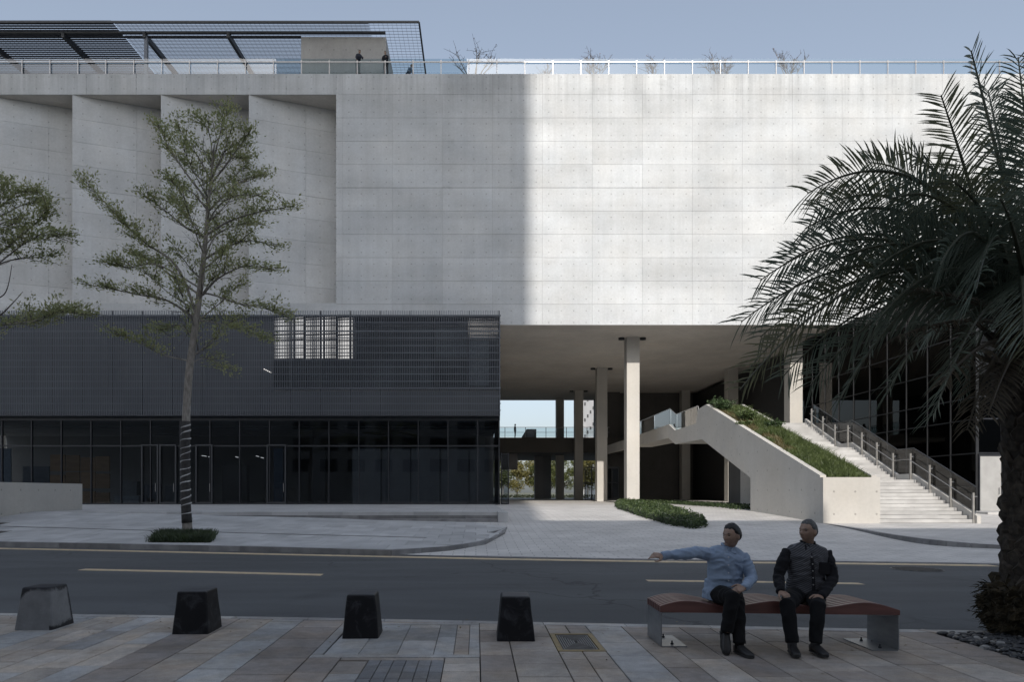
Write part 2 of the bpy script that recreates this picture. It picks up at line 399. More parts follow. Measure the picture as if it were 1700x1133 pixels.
def in_rect(x0, x1, y0, y1, r): return x1 > r[0]+.01 and x0 < r[1]-.01 and y1 > r[2]+.01 and y0 < r[3]-.01
def col_stones(x0, x1, cols, lens):
    y = 4.6 - random.uniform(0, .5)
    while y < 10:
        L = random.choice(lens); y1 = y + L
        y0c, y1c = y, y1
        rects = [r for r in (INSET, DRAIN, PATCH) if in_rect(x0, x1, y0c, y1c, r)]
        xa, xb = x0, x1
        for r in rects:      # trim the stone round an inset
            if y0c < r[2] < y1c and r[2]-y0c > .08: y1c = r[2]
            elif y0c < r[3] < y1c and y1c-r[3] > .08: y0c = r[3]
            elif xa < r[0] < xb: xb = r[0]
            elif xa < r[1] < xb: xa = r[1]
            else: xa = xb
        if xb-xa > .05 and y1c-y0c > .05: stone(xa, xb, y0c, y1c, M['st_'+random.choice(cols)])
        y = y1
XS = [(-8.3,-7.7,['beige','tan'],[.6,.9]),(-7.7,-7.1,['pink','tan'],[.6,.9]),(-7.1,-6.5,['beige'],[.9,1.2]),(-6.5,-6.05,['tan','beige'],[.9]),(-6.05,-5.6,['beige','tan'],[.9,1.2]),
 (-5.6,-5.3,['beige'],[.9,1.2]),(-5.3,-4.85,['blue'],[.9,.6]),(-4.85,-4.6,['beige'],[.9,1.2]),(-4.6,-4.3,['beige','tan'],[.9,.6]),(-4.3,-4.0,['grey','beige'],[.6,.9]),(-4.0,-3.72,['beige'],[.9,1.2]),(-3.72,-3.42,['beige','grey'],[.9,.6]),
 (-3.42,-2.98,['pink'],[.9,.6]),(-2.98,-2.55,['beige','tan'],[.6,.45]),(-2.55,-2.15,['blue'],[.6,.45]),(-2.15,-1.62,['pink'],[.6,.45]),(-1.62,-1.30,['pink','tan'],[.6]),(-1.30,-1.0,['tan','grey'],[.3,.45]),
 (-1.02,-.30,['tan','beige'],[.45]),(-.30,.04,['tan','beige'],[.3,.45]),(.04,.36,['tan','pink'],[.6,.9]),(.36,.83,['beige','tan'],[.6,.45]),(.83,1.07,['tan'],[.6,.3]),(1.07,1.31,['tan','pink'],[.45]),(1.31,1.73,['blue','grey'],[.6,.45]),
 (1.73,2.05,['tan','pink'],[.6]),(2.05,2.4,['tan','beige'],[.6,.9]),(2.4,2.75,['pink','tan'],[.6]),(2.75,3.1,['tan'],[.6,.9]),(3.1,3.5,['tan','pink'],[.6,.45]),(3.5,3.9,['beige','tan'],[.6]),(3.9,4.3,['tan','pink'],[.9,.6]),(4.3,4.75,['tan','beige'],[.6])]
for a in XS: col_stones(*a)
# right-hand stones stop at the pebble bed edge
BED = [G(1528,1045), G(1605,1074), G(1700,1098)]
def bed_y(x): return float(np.interp(x, [BED[0].x, BED[2].x, 8.5], [BED[0].y, BED[2].y, 5.2]))
x = 4.75
while x < 7.4:
    x1 = x + random.choice([.35,.45]); y = 4.6 - random.uniform(0,.4)
    while y < 8.2:
        y1 = min(y + .6, bed_y((x+x1)/2)-.1)
        if y1 - y > .08: stone(x, x1, y, y1, M['st_'+random.choice(['tan','pink','tan'])])
        y += .6
    x = x1
# stone rim of the pebble bed
e0, e1 = V3((BED[0].x-.05, BED[0].y, 0)), V3((BED[2].x+1.2, bed_y(BED[2].x+1.2), 0)); k = 6
for i in range(k):
    p, q = e0.lerp(e1, i/k+.004), e0.lerp(e1, (i+1)/k-.004); b = MB(); b.bar(p+V3((0,-.05,-.015)), q+V3((0,-.05,-.015)), .10, .04); b.build('edging_stone', M['st_tan'], pave)
# kerb of the near pavement
x = -8.0
while x < 8.5:
    x1 = x + .98; b = MB(); ya, yb = near_y(x), near_y(x1)
    b.hexa([(x+.004,ya-.16,-.2),(x1-.004,yb-.16,-.2),(x1-.004,yb,-.2),(x+.004,ya,-.2),(x+.004,ya-.16,.002),(x1-.004,yb-.16,.002),(x1-.004,yb,.002),(x+.004,ya,.002)])
    b.build('kerb_stone', M['st_grey'], pave); x = x1
# framed inspection cover with inlaid stones
ic = thing('inlaid_cover', 'large rectangular inlaid pavement cover of grey stones between the two right bollards', 'cover', ((INSET[0]+INSET[1])/2, 7.4, 0))
x0,x1,y0,y1 = INSET
for a in ((x0,x1,y0,y0+.11),(x0,x1,y1-.11,y1),(x0,x0+.11,y0+.112,y1-.112),(x1-.11,x1,y0+.112,y1-.112)):
    stone(*a, M['st_grey'], .002, .003, 'border_stone', ic, False)
b = MB(); b.box(x0+.1,x1-.1,y0+.1,y1-.1,-.045,-.012); b.build('cover_tray', M['grout'], ic)
cw = [(-1.50,-1.16,'blue',.55),(-1.16,-.78,'blue',.7),(-.78,-.42,'grey',.75),(-.42,-.22,'blue',.8),(-.22,-.07,'tan',.8)]
for a, c_, k_, L in cw:
    y = y0+.115
    while y < y1-.13:
        yy = min(y+L*random.uniform(.8,1.1), y1-.115)
        if y1-.115-yy < .15: yy = y1-.115
        stone(a, c_, y, yy, M['st_'+k_], .003, 0, 'inlaid_stone', ic, False); y = yy
# patch of small dark setts
x = PATCH[0]
while x < PATCH[1]-.02:
    y = 5.2
    while y < PATCH[3]-.02:
        stone(x, x+.12, y, min(y+.2167,PATCH[3]), M['st_dark'], .003, 0, 'sett'); y += .2167
    x += .12
# yellow-framed drain grate
dg = thing('drain_grate', 'steel drain grate in a yellow frame set in the pavement left of the bench', 'drain grate', ((DRAIN[0]+DRAIN[1])/2, 7.3, 0))
x0,x1,y0,y1 = DRAIN; ym = mat('worn_yellow_frame', (.30,.22,.09), (.20,.15,.08), 14, .6)
b = MB(); f = .055
for a in ((x0,x1,y0,y0+f),(x0,x1,y1-f,y1),(x0,x0+f,y0+f,y1-f),(x1-f,x1,y0+f,y1-f)): b.box(a[0],a[1],a[2],a[3],-.04,.004)
b.build('frame', ym, dg)
gm = mat('worn_grate_steel', (.25,.25,.25), (.17,.17,.17), 9, .55, metal=.3)
b = MB(); b.box(x0+f+.006,x1-f-.006,y0+f+.006,y1-f-.006,-.04,-.012); b.build('grate_plate', M['grout'], dg)
for i in range(7):
    ins = .012+i*.024; b = MB(); X0,X1,Y0,Y1 = x0+f+ins,x1-f-ins,y0+f+ins*1.9,y1-f-ins*1.9; t=.011
    for a in ((X0,X1,Y0,Y0+t),(X0,X1,Y1-t,Y1),(X0,X0+t,Y0+t,Y1-t),(X1-t,X1,Y0+t,Y1-t)): b.box(a[0],a[1],a[2],a[3],-.012,.001)
    b.build('grate_ring', gm, dg)

# ---- far pavement on the left (rises towards the platform), its slabs and kerb
KP = [(-40,26.5,.05)] + [tuple(G(px,py,z)) for px,py,z in ((-60,898.5,.05),(0,900.5,.05),(200,904,.05),(450,909,.05),(650,914.5,.05),(747,908,.06),(806,899,.09),(838,885,.15),(843,875,.22))]
KX = [p[0] for p in KP]
def fl_y(x): return float(np.interp(x, KX, [p[1] for p in KP]))
def fl_z0(x): return float(np.interp(x, KX, [p[2] for p in KP]))
def back_z(x): return float(np.interp(x, [-18.6, -9, 1.0], [.74, .56, .30]))
def fl_z(x, y):
    f = fl_y(x); t = (y-f)/max(.5, 30-f)
    return fl_z0(x) + (back_z(x)-fl_z0(x))*min(1, max(-.1, t))
xg = np.linspace(-40, KX[-1], 90)
b = MB()
for x in xg:
    for t in np.linspace(0, 1, 9):
        y = fl_y(x) + (30-fl_y(x))*t; b.v.append((x, y, fl_z(x,y)-.03))
b.f = [(i*9+j, (i+1)*9+j, (i+1)*9+j+1, i*9+j+1) for i in range(len(xg)-1) for j in range(8)]
fp = struct(b.build('far_pavement', M['grout']))
SEAM = lambda x: 25.4 + (21.6-25.4)*(x+18)/17.0
PIT = [G(247,900.5,.09), G(349,901,.10), G(357,888,.2), G(266,887,.2)]
pit_q = [(p.x,p.y) for p in PIT]; pit_r = (min(PIT[0].x,PIT[3].x), max(PIT[1].x,PIT[2].x), min(p.y for p in PIT), max(p.y for p in PIT))
yrow = 30.0; j = 0
while yrow > 17:
    y0 = yrow - 1.15; x = -25.0 + (.4 if j % 2 else 0)
    while x < 1.2:
        x1 = min(x+.82, 1.25)
        q = [(x+.005,y0+.005),(x1-.005,y0+.005),(x1-.005,yrow-.005),(x+.005,yrow-.005)]
        q = [(a, max(c_, fl_y(a)+.16)) for a, c_ in q]
        hid = q[0][0] < -.70*q[0][1]-.8
        inpit = False
        if not hid and (q[3][1]-q[0][1] > .06 or q[2][1]-q[1][1] > .06):
            zs = random.uniform(-.002,.002)
            b = MB(); b.add([(a, c_, fl_z(a,c_)-.06) for a,c_ in q] + [(a, c_, fl_z(a,c_)+zs) for a,c_ in q], [(4,5,6,7),(0,1,5,4),(1,2,6,5),(2,3,7,6),(3,0,4,7)])
            b.build('paving_slab', M['slabL'], fp)
        x = x1
    yrow = y0; j += 1
b = MB()       # linear drain slot
for i in range(40):
    xa, xb = -24+i*.575, -24+(i+1)*.575
    if xb < -1.2:
        ya, yb = SEAM(xa), SEAM(xb); b.add([(xa,ya,fl_z(xa,ya)+.007),(xb,yb,fl_z(xb,yb)+.007),(xb,yb+.16,fl_z(xb,yb+.16)+.007),(xa,ya+.16,fl_z(xa,ya+.16)+.007)], [(0,1,2,3)])
b.build('drain_channel', M['kerb'], fp)
def kerb_run(pts, parent, zb, wid=.15, step=1.0, inward=1, top=.004):
    pts = [V3(p) for p in pts]; seg = []
    for i in range(len(pts)-1):
        L = (pts[i+1]-pts[i]).length; k = max(1, round(L/step))
        for j in range(k): seg.append((pts[i].lerp(pts[i+1], j/k), pts[i].lerp(pts[i+1], (j+1)/k)))
    nrm = []
    for p, q in seg:
        t = (q-p); t.z = 0; t.normalize(); nrm.append(V3((-t.y, t.x, 0))*inward)
    for i, (p, q) in enumerate(seg):
        n0 = (nrm[i]+nrm[max(0,i-1)]).normalized()*wid; n1 = (nrm[i]+nrm[min(len(seg)-1,i+1)]).normalized()*wid
        t = (q-p).normalized()*.004; p = p+t; q = q-t; up = V3((0,0,top))
        lo0, lo1 = V3((0,0,zb(p)-p.z)), V3((0,0,zb(q)-q.z)); b = MB()
        b.hexa([p+lo0, q+lo1, q+n1+lo1, p+n0+lo0, p+up, q+up, q+n1+up, p+n0+up]); b.build('kerb_stone', M['kerb'], parent)
kp = [V3(p) for p in KP[1:]]
# smooth the turn into the driveway
def chaikin(pts, it=2):
    for _ in range(it):
        o = [pts[0]]
        for a, c_ in zip(pts, pts[1:]): o += [a.lerp(c_, .25), a.lerp(c_, .75)]
        pts = o + [pts[-1]]
    return pts
kerb_run(kp[:4] + [p for p in kp[4:]], fp, lambda p: -.2 if p.x < -2.5 else min(-.12, drive_z(p.y)-.1), .16, 1.1)

# ---- driveway apron, rising to the plaza under the building
xsd = np.concatenate([np.linspace(-2.6, 26, 40), [40, 60]])
b = MB(); tt = np.concatenate([np.linspace(0, 26, 27), np.linspace(30, 90, 13)])
for x in xsd:
    for t in tt:
        y = far_y(x) + t; b.v.append((x, y, drive_z(y) + (.002 if t > 0 else 0)))
m_ = len(tt); b.f = [(i*m_+j, (i+1)*m_+j, (i+1)*m_+j+1, i*m_+j+1) for i in range(len(xsd)-1) for j in range(m_-1)]
drive = struct(b.build('driveway', M['drive'], smooth=True))
kerb_run([(x, far_y(x)+.02, ZR+.012) for x in np.linspace(-2.0, 14.5, 10)], drive, lambda p: ZR-.1, .22, 1.1)
# ---- right pavement beside the stairs
RK = [(14.6,28.75,0.0),(14.5,26.3,.05),(14.05,23.5,.11),(13.85,21.6,.16),(14.05,20.7,.16),(15.0,19.9,.11),(17.5,19.3,.08),(24,18.6,.08),(40,18,.08)]
RK = [V3((x,y,drive_z(y)+h)) for x,y,h in RK]; RKs = chaikin(RK, 2)
def rh(y): return float(np.interp(y, [19.5,21,22.5,26.3,28.75], [.09,.16,.14,.05,.0]))
b = MB(); rows = 14
for p in RKs:
    for t in range(rows):
        f = t/(rows-1); x = p.x + (48-p.x)*f*f; y = p.y + (33-p.y)*f
        b.v.append((x, y, (drive_z(y)+max(rh(y),.004)+.002) if f > 0 else p.z))
b.f = [(i*rows+j, i*rows+j+1, (i+1)*rows+j+1, (i+1)*rows+j) for i in range(len(RKs)-1) for j in range(rows-1)]
# flip so it faces up
b2 = MB(); xsr = np.linspace(13.8, 48, 70); ysr = np.linspace(18.0, 33, 40)
def rk_x(y): return float(np.interp(y, [p.y for p in reversed(RKs)], [p.x for p in reversed(RKs)]))
for y in ysr:
    xl = rk_x(y) if y < 28.75 else 14.6
    for f in np.linspace(0, 1, 12):
        b2.v.append((xl + (48-xl)*f, y, drive_z(y)+max(rh(y), .006)))
b2.f = [(j*12+i, j*12+i+1, (j+1)*12+i+1, (j+1)*12+i) for j in range(39) for i in range(11)]
rp = struct(b2.build('right_pavement', M['drive']))
kerb_run(RKs, rp, lambda p: drive_z(p.y)-.1, .16, 1.1, inward=1)
# ---- platform before the glazed ground floor, its three steps and cheek block
b = MB(); b.box(-62, 1.35, 30.4, 49.0, -.2, .735); plat = struct(b.build('platform', M['platform']))
x = -26
while x < .95:
    x1 = min(x+1.55, .95); b = MB(); b.box(x+.004, x1-.004, 30, 30.4, -.2, .74); b.build('coping_stone', M['slabL'], plat); x = x1
for k in range(2):
    x = -17.5
    while x < .95:
        x1 = min(x+1.55, .95); b = MB(); b.box(x+.003, x1-.003, 29.3+.35*k, 29.65+.35*k-.003, -.2, .46+.14*k-.01); b.build('step_stone', M['kerb'], plat); x = x1
b = MB(); b.box(.953, 1.36, 29.1, 30.38, -.2, .76); b.build('cheek_block', M['slabL'], plat)

# ------------------------------------------------------------------ buildings across the street, behind the viewer (they cast the shade)
om = mat('opposite_render', (.46,.46,.46), (.40,.40,.40), .4, .8); ow = mat('opposite_window', (.03,.035,.04), rough=.15)
ob = thing('street_building', 'low street building behind the viewer, casting the straight shade line across the driveway', 'building', (0,-36,-.2))
b = MB(); b.box(-33, 12, -50, -22, -.2, 28.7); b.box(12.01, 36, -50, -22, -.2, 26.4); b.box(-105, -33.02, -48, -23, -.2, 19.5); b.box(36.02, 95, -48, -23, -.2, 18.0); b.build('wall', om, ob)
b = MB(); b.box(-33, 36, -21.99, -21.9, 3.6, 4.0); b.build('cornice', om, ob)
for k in range(6):
    for i in range(14):
        b = MB(); b.box(-32+i*4.8, -29+i*4.8, -21.995, -21.95, 5.2+k*3.7, 7.4+k*3.7); b.build('window', ow, ob)
tw = thing('tower_block', 'tower block behind the viewer, casting the upright shade line on the concrete wall', 'building', (-25,-64,-.2))
b = MB(); b.box(-47, -2.2, -68, -60, -.2, 107); b.build('wall', om, tw)
for k in range(24):
    b = MB(); b.box(-45, -4, -59.99, -59.9, 6+k*4.2, 8.2+k*4.2); b.build('window', ow, tw)
# ------------------------------------------------------------------ the museum: concrete block on columns
D0 = 50.0
ZS, ZT = ZA(540, D0), ZA(122.5, D0)          # soffit and roof edge
ZLEDGE, ZBEAM = ZA(503.5, D0), ZA(157, D0)
XR = XA(558, D0)                             # right end of the folded recess
mu = thing('concrete_museum', 'large pale concrete museum block raised on columns with folded wall and dark metal screen', 'museum', (0, D0, .7))
core = MB()
core.box(XR, 62, D0+.06, 90.9, ZS+.06, ZT)
core.box(-62, XR, 53.2, 90.9, ZS+.06, ZT)
core.box(-62, XR-.01, D0+.06, 53.2, ZBEAM+.03, ZT)
core.box(-62, XR-.01, D0+.06, 53.2, ZS+.06, ZLEDGE-.03)
wall = core.build('wall', M['core'], mu)
b = MB(); b.box(-62, 62, D0+.02, 91, ZS, ZS+.055); b.build('soffit', M['soffit'], mu)
b = MB(); b.box(-62, XR-.02, D0+.08, 53.18, ZBEAM, ZBEAM+.028); b.box(-62, XR-.02, D0+.08, 53.18, ZLEDGE-.028, ZLEDGE); b.box(XR-.012, XR-.002, D0+.08, 53.18, ZLEDGE, ZBEAM); b.build('recess_lining', M['soffit'], mu)
rows = [122.5] + [157 + 38.72*k for k in range(10)] + [540]
zr = [ZA(r, D0) for r in rows]
vx = [XR, XA(568.8, D0)]
while vx[-1] < 43: vx.append(vx[-1] + 3.66)
def panel(x0, x1, z0, z1, y=D0, gx=.007, gb=.007, gt=.007, m='facade'):
    b = MB(); b.box(x0+gx, x1-gx, y+random.uniform(0,.006), y+.09, z0+gb, z1-gt); return b.build('concrete_panel', M[m], mu)
for i in range(len(vx)-1):
    for j in range(len(zr)-1):
        strong = .014
        panel(vx[i], vx[i+1], zr[j+1], zr[j], gx=.004 if i else .003, gt=strong if j == 5 else .0075, gb=strong if j == 4 else .0075)
x = XR
while x > -42:
    x0 = x - 3.66
    panel(x0, x, ZBEAM, zr[0]); panel(x0, x, ZS, ZLEDGE)
    x = x0
# folded panels, each swinging back from a sharp left arris
folds = [-26, 120, 267, 413, 558.5]
DEPTH = 2.25
for i in range(4):
    xa, xb = XA(folds[i], D0), XA(folds[i+1], D0)
    zs_ = [ZLEDGE] + [z for z in reversed(zr) if ZLEDGE+.3 < z < ZBEAM-.3] + [ZBEAM]
    cuts = [0, .6, 1.0] if i == 0 else ([0, .62, 1.0] if i < 3 else [0, .6, 1.0])
    dx, dy = xb - xa, DEPTH
    L = math.hypot(dx, dy); tx, ty = dx/L, dy/L; nx, ny = ty, -tx    # normal toward viewer
    for ci in range(2):
        for zi in range(len(zs_)-1):
            a0, a1 = cuts[ci], cuts[ci+1]; g = .005
            p = V3((xa+dx*a0+tx*g, D0+.02+dy*a0+ty*g, 0)); q = V3((xa+dx*a1-tx*g, D0+.02+dy*a1-ty*g, 0)); nb = V3((-nx*.2, -ny*.2, 0))
            gt = .014 if abs(zs_[zi+1]-zr[5]) < .01 else .007
            z0, z1 = zs_[zi]+(.005 if zi else 0), zs_[zi+1]-(gt if zi < len(zs_)-2 else 0)
            B = MB(); up0, up1 = V3((0,0,z0)), V3((0,0,z1))
            B.hexa([p+up0, q+up0, q+nb+up0, p+nb+up0, p+up1, q+up1, q+nb+up1, p+nb+up1]); B.build('concrete_panel', M['fold'], mu)
    B = MB(); nb = V3((-nx*.12, -ny*.12, 0)); nb2 = V3((-nx*.35, -ny*.35, 0))
    p = V3((xa+.02, D0+.05, ZLEDGE)); q = V3((xb, D0+.03+dy, ZLEDGE)); up = V3((0,0,ZBEAM-ZLEDGE))
    B.hexa([p+nb, q+nb, q+nb2, p+nb2, p+nb+up, q+nb+up, q+nb2+up, p+nb2+up]); B.build('fold_backing', M['core'], mu)
# columns under the block, each with two round lamps at its head
for cx, ds, w_ in ((12.4, (53.8, 67.0, 82.0), 1.0), (25.25, (53.8, 67.0, 82.0), 1.0), (11.0, (89.0,), 1.0)):
    for d in ds:
        B = MB(); B.box(cx-w_/2, cx+w_/2, d, d+w_, .5, ZS); co = B.build('column', M['column'], mu)
        if cx < 20 and d < 85:
            for s in (-1, 1):
                B = MB(); B.tube([(cx+s*.85, d+.35, ZS-.16), (cx+s*.85, d+.35, ZS-.005)], .24, 14); B.build('ceiling_lamp', M['metal'], mu)
# dark rooms at the back, far side
B = MB(); B.box(16.4, 62, 84.2, 90, .5, ZS-.01); B.build('back_wall', M['darkwall'], mu)
B = MB(); B.box(15.6, 17.6, 83.4, 90.5, 8.29, ZS-.01); B.build('back_wall', M['darkwall'], mu)
B = MB(); B.box(-62, -3, 62, 90, .5, ZS-.01); B.build('back_wall', M['darkwall'], mu)

# ---- dark screened upper floor (left)
SX, SD = XA(831, 48.0), 48.0
z0s, z1s, ztop = ZA(690, SD), ZA(522.5, SD), ZA(516, SD)
B = MB(); x = -40.0
while x < SX:
    B.box(x-.018, x+.018, SD, SD+.05, z0s, ztop); x += .124
bars = B.build('screen_bars', M['bars'], mu, kind='stuff')
zz = ZA(542, SD)
for k, py in enumerate([523.5,535,549.5,560.5,573.5,585.5,598,609,621,633,644.5,658,670,681.5]):
    B = MB(); t = .05 if k in (0,2,10) else .028; B.box(-40, SX+.03, SD+.102, SD+.16, ZA(py,SD)-t, ZA(py,SD)+t); B.build('screen_rail', M['bars'], mu)
x = SX-.1
while x > -40:
    B = MB(); B.box(x-.03, x+.03, SD+.165, SD+.26, z0s, ztop+.03); B.build('screen_post', M['metal'], mu); x -= 2.1
CD = SD+.75
zb0, zb1 = ZA(645, CD), ZA(524, CD)
XG0, XG1 = XA(454, CD), XA(829, CD)
B = MB()
B.box(-42, XG0, CD, CD+.2, z0s+.05, z1s-.02)                       # cladding left
B.box(XG0, SX-.02, CD, CD+.2, z0s+.05, zb0-.25)                    # below the windows
B.build('cladding', M['clad'], mu)
B = MB(); B.box(-42, SX-.02, SD+.17, 60, z0s-.02, z0s+.04); B.build('screen_floor', M['clad'], mu)
B = MB(); B.box(-42, SX-.02, SD+.4, D0+.05, z1s-.02, z1s+.05); B.build('screen_roof', M['clad'], mu)
B = MB(); B.box(SX-.08, SX-.02, SD+.11, 60, z0s+.05, z1s-.03); B.build('side_panel', M['clad'], mu)
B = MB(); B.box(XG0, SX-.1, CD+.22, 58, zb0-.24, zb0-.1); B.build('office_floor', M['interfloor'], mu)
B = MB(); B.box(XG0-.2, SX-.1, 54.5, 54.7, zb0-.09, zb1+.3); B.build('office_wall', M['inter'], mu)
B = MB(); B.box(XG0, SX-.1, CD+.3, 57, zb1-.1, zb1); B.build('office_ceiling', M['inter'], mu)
cols = [454 + 53.6*k for k in range(8)]; rws = [524, 542, 565, 597, 645]
def pane_quad(x0, x1, z0, z1, y, m, parent, yaw=0, th=.02):     # yaw: a casement leaf standing a little open
    B = MB(); w_ = x1-x0; xr = x0+w_*math.cos(R(yaw)); yr = y-w_*math.sin(R(yaw))
    B.hexa([(x0,y,z0),(xr,yr,z0),(xr,yr+th,z0),(x0,y+th,z0),(x0,y,z1),(xr,yr,z1),(xr,yr+th,z1),(x0,y+th,z1)]); return B.build('pane', M[m], parent)
for i in range(7):
    xa, xb = XA(cols[i], CD), XA(cols[i+1], CD)
    B = MB(); t = .07
    for px in (cols[i], cols[i+1]):
        X = XA(px, CD); B.box(X-t*.5, X+t*.5, CD-.03, CD+.12, zb0, zb1)
    for r in rws: B.box(xa+t*.51, xb-t*.51, CD-.03, CD+.12, ZA(r,CD)-t*.5, ZA(r,CD)+t*.5)
    wf = B.build('window', M['frame'], mu)
    for r0, r1 in zip(rws, rws[1:]):
        bright = i < 2 or (i == 2)
        opened = bright and r1 <= 597
        if i == 2 and opened:
            xm = XA(590, CD)
            pane_quad(xa+.04, xm, ZA(r1,CD)+.03, ZA(r0,CD)-.03, CD-.04, 'mirror', wf, 5.5)
            pane_quad(xm+.04, xb-.04, ZA(r1,CD)+.04, ZA(r0,CD)-.04, CD+.03, 'glass', wf, 0)
        else:
            pane_quad(xa+.04, xb-.04, ZA(r1,CD)+.04, ZA(r0,CD)-.04, CD-.04 if opened else CD+.03, 'mirror' if opened else 'glass', wf, 5.5 if opened else 0)
# pale panels added behind the glass because the office gets no light
for px0, px1, py0, py1 in ((170,180,564,597),(195,212,574,597),(170,181,607,643),(196,212,610,632),(333,342,564,596),(333,343,608,645)):
    B = MB(); B.box(XA(px0,CD), XA(px1,CD), CD-.045, CD-.005, ZA(py1,CD), ZA(py0,CD)); B.build('vent_panel', mat('vent_grey', (.10,.105,.115)), mu)
for px0, px1, py0, py1, c_ in ((620,650,600,645,.3),(724,775,545,593,.4),(778,812,555,640,.55),(655,722,545,640,.2)):
    B = MB(); B.box(XA(px0,CD+.5), XA(px1,CD+.5), CD+.5, CD+.55, ZA(py1,CD+.5), ZA(py0,CD+.5)); B.build('pale_panel', mat('pale_panel_mat_%d' % px0, (c_,c_,c_*1.02)), mu)

# ---- glazed ground floor
GD0 = 48.7
zg0, zg1 = .735, z0s-.02
mull = [-40 + 49.3*k for k in range(-2, 18)]; mull = [m_ - 5 for m_ in mull if m_ < 830]
mull = [m_ for m_ in mull if m_ > -60] + [828]
ztr = ZA(741, GD0)
B = MB(); B.box(-40, XA(830,GD0), GD0-.06, GD0+.08, zg1-.28, zg1); B.box(-40, XA(830,GD0), GD0-.06, GD0+.08, zg0, zg0+.09); B.build('window_head', M['frame'], mu)
for i in range(len(mull)-1):
    xa, xb = XA(mull[i], GD0), XA(mull[i+1], GD0)
    B = MB(); B.box(xa-.035, xa+.035, GD0-.09, GD0+.08, zg0+.09, zg1-.28); B.box(xa+.037, xb-.037, GD0-.05, GD0+.05, ztr-.05, ztr+.05)
    wf = B.build('window', M['frame'], mu)
    for a, c_ in ((zg0+.09, ztr-.052), (ztr+.052, zg1-.282)):
        B = MB(); B.box(xa+.037, xb-.037, GD0-.01, GD0+.01, a, c_); B.build('pane', M['store'], wf)
B = MB(); X = XA(828.5, GD0); B.box(X-.04, X+.05, GD0-.1, GD0+.1, zg0, zg1); B.box(X-.03, X+.03, GD0+.1, 60, zg0, zg1); B.build('corner_post', M['frame'], mu)
# double doors
for pa, pb in ((236,262),(266,292),(326,352),(444,474)):
    xa, xb = XA(pa,GD0-.12), XA(pb,GD0-.12); B = MB()
    for X in (xa, xb): B.box(X-.05, X+.05, GD0-.17, GD0-.09, zg0+.02, ztr+.1)
    B.box(xa+.05, xb-.05, GD0-.17, GD0-.09, ztr, ztr+.1); B.box(xa+.05, xb-.05, GD0-.17, GD0-.09, zg0+.02, zg0+.16)
    dr = B.build('door', mat('door_metal', (.05,.055,.063), (.04,.044,.05), 4, .4, metal=.4), mu)
    B = MB(); B.bar((xb-.12,GD0-.21,zg0+.9),(xb-.12,GD0-.21,zg0+1.5),.03); B.build('handle', M['steel'], dr)
# interior of the ground floor
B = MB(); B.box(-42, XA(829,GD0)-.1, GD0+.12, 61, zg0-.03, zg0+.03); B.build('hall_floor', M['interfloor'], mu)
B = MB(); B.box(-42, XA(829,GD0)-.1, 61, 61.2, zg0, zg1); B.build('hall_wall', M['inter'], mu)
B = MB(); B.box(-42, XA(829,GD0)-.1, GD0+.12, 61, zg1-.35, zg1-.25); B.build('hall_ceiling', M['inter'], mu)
for i, (pa, pb) in enumerate(((585,632),(634,681),(683,730),(732,778),(780,812))):
    B = MB(); B.box(XA(pa,50.2), XA(pb,50.2), 50.2+.1*(i % 2), 50.5, zg0+.04, ztr-.1); B.build('concrete_panel', M['inter'], mu)
for i, (pa, pb) in enumerate(((84,108),(110,132),(134,158),(159,182))):
    for z0_, z1_ in ((zg0+.04, zg0+1.1), (zg0+1.15, zg0+2.35), (zg0+2.4, zg0+3.6)):
        B = MB(); B.box(XA(pa,49.3), XA(pb,49.3), 49.25+.05*random.random(), 49.4, z0_, z1_-random.uniform(0,.3)); B.build('plywood_board', M['ply'], mu)
for pa, pb, py0 in ((0,18,745),(38,82,775)):
    B = MB(); B.box(XA(pa,49.4), XA(pb,49.4), 49.4, 49.5, zg0+.04, ZA(py0,49.4)); B.build('stored_board', mat('stored_board_%d' % pa, (.22,.26,.31) if pa == 0 else (.12,.13,.15)), mu)
for pa, pb, py0, py1, c_ in ((190,232,824,836,(.28,.30,.32)),(205,228,800,823,(.2,.2,.2)),(240,262,805,836,(.13,.14,.16)),(275,296,808,836,(.16,.17,.18)),(245,258,828,839,(.16,.10,.08)),(370,410,772,836,(.07,.065,.06)),(455,470,745,836,(.05,.09,.14)),(520,540,742,838,(.05,.05,.05))):
    B = MB(); B.box(XA(pa,49.6), XA(pb,49.6), 49.5, 50.2, max(zg0+.04,ZA(py1,49.6)), ZA(py0,49.6)); B.build('stored_crate', mat('crate_%d_%d' % (pa,py0), c_), mu)
em, n_, l_, b_ = newmat('lit_tube'); b_.inputs['Emission Color'].default_value = (1,.97,.92,1); b_.inputs['Emission Strength'].default_value = .8
for pa, pb, py, d in ((335,343,757,52),(346,353,759,52),(391,396,759,53),(425,430,757.5,53),(433,438,760,53)):
    B = MB(); B.bar(P(pa,py,d), P(pb,py+1.2,d), .04); B.build('tube_lamp', em, mu)
B = MB(); B.bar(P(438,613,CD-.06), P(450,619,CD-.06), .04); B.build('tube_lamp', em, mu)
for k in range(5):
    B = MB(); B.box(-40, 1.4, 50.5+k*1.9, 50.6+k*1.9, zg1-.62, zg1-.5); B.build('ceiling_duct', M['steel'], mu)
# glass door standing open at the passage
B = MB()
xa, xb = XA(832,50), XA(845,50)
for X in (xa+.03, xb-.03): B.box(X-.04, X+.04, 50.2, 50.3, .72, ZA(752,50))
for z in (.76, ZA(754,50)): B.box(xa+.071, xb-.071, 50.2, 50.3, z-.04, z+.04)
od = B.build('passage_door', M['frame'], mu); B = MB(); B.box(xa+.06, xb-.06, 50.24, 50.26, .8, ZA(755,50)); B.build('pane', M['glass'], od)

